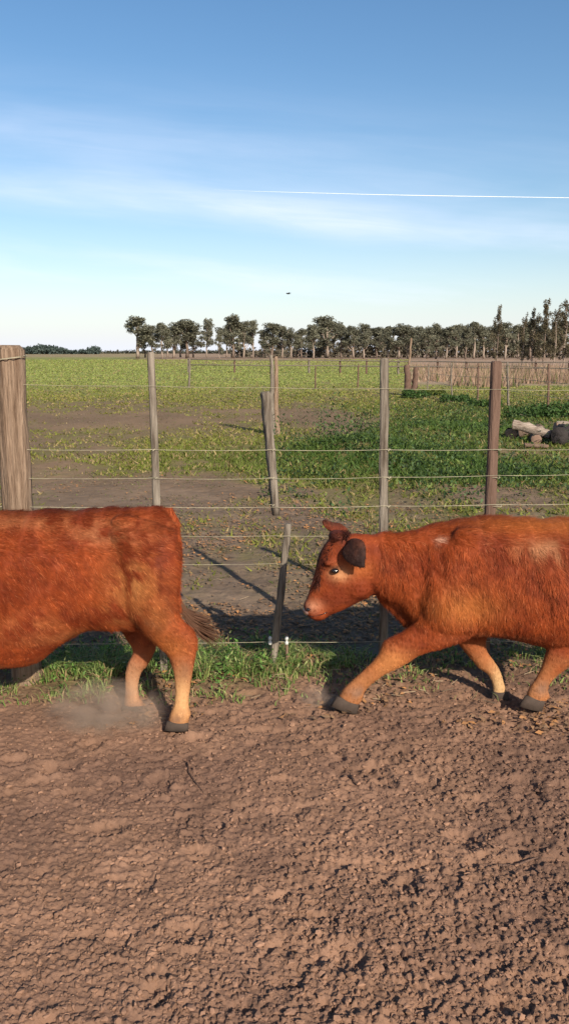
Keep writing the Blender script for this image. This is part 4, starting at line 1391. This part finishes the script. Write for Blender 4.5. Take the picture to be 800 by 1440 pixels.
ff2 = [(620, 840, 700, 850, .06), (632, 880, 690, 885, .055), (642, 903, 684, 898, .042), (660, 925, 684, 914, .034), (672, 939, 693, 927, .025),
       (686, 950, 703, 943, .021), (692, 965, 709, 962, .021), (692, 976, 713, 975, .028)]
parts.append(loft(smooth_sections(ff2, RF, 2.1), 16))
nh2 = [(800, 770, 900, 770, .07), (795, 830, 898, 820, .085), (792, 870, 880, 868, .07), (782, 895, 840, 905, .052), (768, 915, 808, 930, .040),
       (761, 936, 786, 947, .027), (753, 953, 772, 962, .022), (743, 968, 769, 978, .029), (739, 980, 765, 987, .030)]
parts.append(loft(smooth_sections(nh2, RN, 2.1), 18))
fh2 = [(820, 780, 905, 780, .07), (835, 840, 905, 830, .07), (862, 880, 912, 868, .05), (895, 905, 930, 888, .036), (912, 930, 940, 918, .028),
       (928, 955, 953, 946, .027), (938, 970, 962, 962, .029)]
parts.append(loft(smooth_sections(fh2, RF, 2.1), 16))
HY = Y2 - 0.08
spots2 = [(477, 808, HY, .042, .030, (0.60, 0.30, 0.14), 0.85, False), (440, 856, HY, .045, .028, (0.50, 0.22, 0.12), 0.75, False),
          (470, 758, HY, .065, .030, (0.040, 0.010, 0.006), 0.95, False), (447, 788, HY, .022, .055, (0.022, 0.008, 0.005), 0.95, False), (486, 776, HY, .030, .020, (0.03, 0.010, 0.006), 0.8, False), (446, 826, HY, .016, .04, (0.10, 0.03, 0.015), 0.75, True), (455, 785, HY, .04, .05, (0.10, 0.025, 0.012), 0.85, True), (492, 850, HY, .08, .018, (0.11, 0.022, 0.008), 0.65, False), (482, 835, HY, .04, .03, (0.14, 0.03, 0.01), 0.5, True), (520, 800, HY, .02, .05, (0.12, 0.022, 0.008), 0.5, True),  # dark forelock hair, plus painted shade along jaw underside and cheek
          (505, 800, HY, .06, .04, (0.44, 0.13, 0.035), 0.6, False), (618, 764, Y2 - .15, .013, .010, (0.62, 0.36, 0.24), 0.9, False),
          (650, 850, Y2 - .15, .14, .08, (0.44, 0.15, 0.035), 0.7, False), (775, 775, Y2 - .2, .13, .035, (0.42, 0.24, 0.12), 0.55, True),
          (545, 925, RN, .10, .06, (0.46, 0.18, 0.055), 0.8, False), (595, 800, Y2 - .15, .05, .07, (0.24, 0.04, 0.01), 0.6, False),
          (700, 965, RF, .05, .12, (0.50, 0.33, 0.16), 0.9, False), (760, 732, Y2, .3, .03, (0.42, 0.13, 0.03), 0.7, False), (505, 972, RN, .06, .035, (0.16, 0.10, 0.07), 0.75, True), (760, 965, RN, .05, .035, (0.16, 0.10, 0.07), 0.7, True), (700, 900, Y2 - .15, .22, .03, (0.12, 0.06, 0.035), 0.5, True),  # sunlit topline painted into the coat; the rest leg colour and mud
          (471, 802, HY, .019, .013, (0.03, 0.012, 0.01), 0.95, False), (433, 860, HY, .014, .012, (0.05, 0.03, 0.03), 0.8, False), (560, 870, HY, .06, .03, (0.12, 0.02, 0.006), 0.7, False), (690, 905, HY, .3, .03, (0.14, 0.028, 0.009), 0.7, False)]  # eye rim, nostril; brisket fold and belly line carry painted shade
loc2 = (P(680, 800, Y2)[0], Y2, 0.0)


def hair2(p):
    headx = P(530, 800, Y2)[0]
    h_ = 0.009 + 0.024 * sstep(0.25, 0.6, p[:, 2])
    return np.where(p[:, 0] < headx, 0.0105, h_)


def flow2(p):
    f = flow_body(p)
    headx = P(525, 800, Y2)[0]
    hd = p[:, 0] < headx
    f[hd] = (0.6, 0, 0.5)
    mid = (~hd) & (p[:, 2] > 0.36) & (p[:, 2] < 0.80)
    f[mid] = (0.30, 0, -1.0)
    return f


calf2 = build_calf('red calf trotting left with its head low and one foreleg stretched forward', loc2, parts, spots2, 2, hair2, flow2, 270000)
hoof([(474, 979, 505, 991, .030), (464, 992, 502, 1004, .033)], RN, calf2)
hoof([(691, 974, 714, 973, .029), (689, 986, 716, 985, .031)], RF, calf2)
hoof([(738, 978, 766, 986, .030), (728, 992, 762, 1000, .033)], RN, calf2)
hoof([(938, 969, 963, 961, .029), (938, 982, 968, 978, .031)], RF, calf2)
for ye in (Y2 - 0.083, Y2 + 0.083):
    e = part_np('eye', [ellipsoid(P(471, 803, ye), (0.0170, 0.012, 0.0125), 10)], M_EYE, calf2)
# near ear hangs back, far ear shows over the poll
ear(calf2, [(487, 765, 493, 757, .010, 0.0), (481, 774, 503, 757, .018, -.025), (483, 785, 512, 762, .020, -.05), (492, 793, 515, 775, .016, -.072),
            (501, 797, 514, 786, .010, -.085), (509, 799, 513, 795, .005, -.09)], Y2 - 0.074, (0.020, 0.008, 0.006), 182)  # near ear almost black: shade of its inner side put into the colour
ear(calf2, [(484, 755, 488, 750, .010, 0.0), (474, 752, 487, 742, .010, .03), (463, 747, 479, 736, .008, .06), (455, 741, 466, 733, .005, .08), (452, 734, 457, 730, .003, .09)], Y2 + 0.05, (0.20, 0.045, 0.02), 183)
for sx, ox in ((-1, 0), (1, 1)):
    part_np('nostril', [ellipsoid(P(433.5, 857, Y2 + sx * 0.040), (0.0095, 0.012, 0.0075), 8)], M_EYE, calf2)
part_np('nose', [ellipsoid(P(432, 858, Y2), (0.021, 0.042, 0.021), 10)], M_NOSE, calf2)
tail(calf2, [(888, 732, 0), (902, 736, 0), (910, 755, 0), (912, 800, 0), (914, 840, 0), (918, 868, 0)], Y2,
     [.026, .024, .02, .015, .012, .010], [(924, 885, 0), (932, 900, 0.01), (945, 910, 0.02)], 6)

# forelock: dark curly hair over the poll and forehead
rs = np.random.default_rng(77); fpts = []; fv_ = []
for i in range(1100):
    t = rs.random()
    a_ = (488 - 26 * t, 748 + 12 * t) if t < 0.35 else (474 - 32 * ((t - 0.35) / 0.65) ** 0.7, 752 + 66 * (t - 0.35) / 0.65)
    yy = (rs.random() - 0.5) * 0.10
    p_ = np.array(P(a_[0] + 3, a_[1] + 3, Y2 + yy)) - np.array([0, 0, abs(yy) * 0.25])
    fpts.append(p_); fv_.append(np.array([-0.012, -0.008, -0.012 + 0.022 * (t < 0.4)]))
tuft('forelock', fpts, fv_, (0.05, 0.014, 0.009), calf2, 78, 0.7, 0.0015, 0.005)
# mouth line
V, F_ = tube([np.array(P(a, b, Y2 + dy)) for a, b, dy in ((431, 866, -.032), (437, 867, -.0415), (445, 866, -.0435), (453, 864, -.0445), (460, 861, -.046))], [0.0018] * 5, 6)
link('mouth', mesh_py('mouth', V - np.array(loc2), F_, M_EYE), calf2)

# ------------------------------------------------------------------ sky things
# bird
bp_ = P(405, 413, 60.0)
bird = empty('bird', bp_, label='small dark bird flying in the pale sky above the row of trees', cat='bird')
bird.rotation_euler = (0, 0, 0.5)
V, F_ = tube([(-0.16, 0, 0), (-0.10, 0, 0.01), (0, 0, 0.0), (0.10, 0, 0.0), (0.22, 0, 0.01)], [0.012, 0.035, 0.045, 0.03, 0.012], 8)
link('body', mesh_py('body', V, F_, M_BIRD), bird)
for s in (-1, 1):
    V = [(-0.07, 0.03 * s, 0.01), (0.06, 0.03 * s, 0.01), (0.06, 0.18 * s, 0.07), (-0.04, 0.18 * s, 0.08), (0.08, 0.34 * s, 0.04)]
    V2 = [(a, b, c - 0.012) for a, b, c in V]
    F_ = [(0, 1, 2, 3), (3, 2, 4), (8, 7, 6, 5), (9, 7, 8), (0, 5, 6, 1), (1, 6, 7, 2), (2, 7, 9, 4), (4, 9, 8, 3), (3, 8, 5, 0)]
    link('wing', mesh_py('wing', V + V2, F_, M_BIRD, False), bird)

# contrail: a long thin streak of ice high above the field
D = 22000.0
pts = [P(px, py, D) for px, py in ((300, 267), (360, 269), (430, 271), (520, 273.5), (620, 275.5), (720, 277), (820, 278.5), (1000, 281))]
V, F_ = tube(pts, [0.5, 2, 4, 5, 7, 6, 6, 5], 8)
link('contrail', mesh_py('contrail', V, F_, M_TRAIL), kind='stuff', label='thin white aircraft trail crossing the blue sky')


# ------------------------------------------------------------------ dust kicked up by the hooves, plus one added puff
def dust(name, c, r, dens, label, seed):
    m = bpy.data.materials.new('dust_cloud'); m.use_nodes = True
    n, l = m.node_tree.nodes, m.node_tree.links
    n.remove(n['Principled BSDF'])
    pv = n.new('ShaderNodeVolumePrincipled'); pv.inputs['Color'].default_value = (0.86, 0.62, 0.46, 1)
    t = n.new('ShaderNodeTexCoord')
    ln = n.new('ShaderNodeVectorMath'); ln.operation = 'LENGTH'; l.new(t.outputs['Object'], ln.inputs[0])
    fall = n.new('ShaderNodeMapRange'); fall.inputs['From Min'].default_value = 1.0; fall.inputs['From Max'].default_value = 0.15
    l.new(ln.outputs['Value'], fall.inputs['Value'])
    nz = n.new('ShaderNodeTexNoise'); nz.inputs['Scale'].default_value = 2.4; nz.inputs['Detail'].default_value = 3
    nz.inputs['Distortion'].default_value = 0.6
    l.new(t.outputs['Object'], nz.inputs['Vector'])
    nr_ = n.new('ShaderNodeMapRange'); nr_.inputs['From Min'].default_value = 0.38; nr_.inputs['From Max'].default_value = 0.68
    l.new(nz.outputs['Fac'], nr_.inputs['Value'])
    mu = n.new('ShaderNodeMath'); mu.operation = 'MULTIPLY'; l.new(fall.outputs[0], mu.inputs[0]); l.new(nr_.outputs[0], mu.inputs[1])
    m2 = n.new('ShaderNodeMath'); m2.operation = 'MULTIPLY'; m2.inputs[1].default_value = dens; l.new(mu.outputs[0], m2.inputs[0])
    l.new(m2.outputs[0], pv.inputs['Density'])
    l.new(pv.outputs[0], n['Material Output'].inputs['Volume'])
    V, F_ = ellipsoid((0, 0, 0), (1, 1, 1), 12)
    o = link(name, mesh_py(name, V, F_, m), kind='stuff', label=label)
    o.location = c; o.scale = r
    return o


px_, py_ = G(150, 1028)
dust('dust', (px_, py_, 0.08), (0.28, 0.13, 0.17), 20.0, 'puff of brown dust kicked up behind the hooves of the left calf', 1)
px_, py_ = G(446, 996)  # added puff, fills the place of a blurred forefoot
dust('dust', (px_, py_, 0.035), (0.10, 0.08, 0.085), 15.0, 'thin puff of brown dust standing in for a blurred forefoot of the right calf', 2)
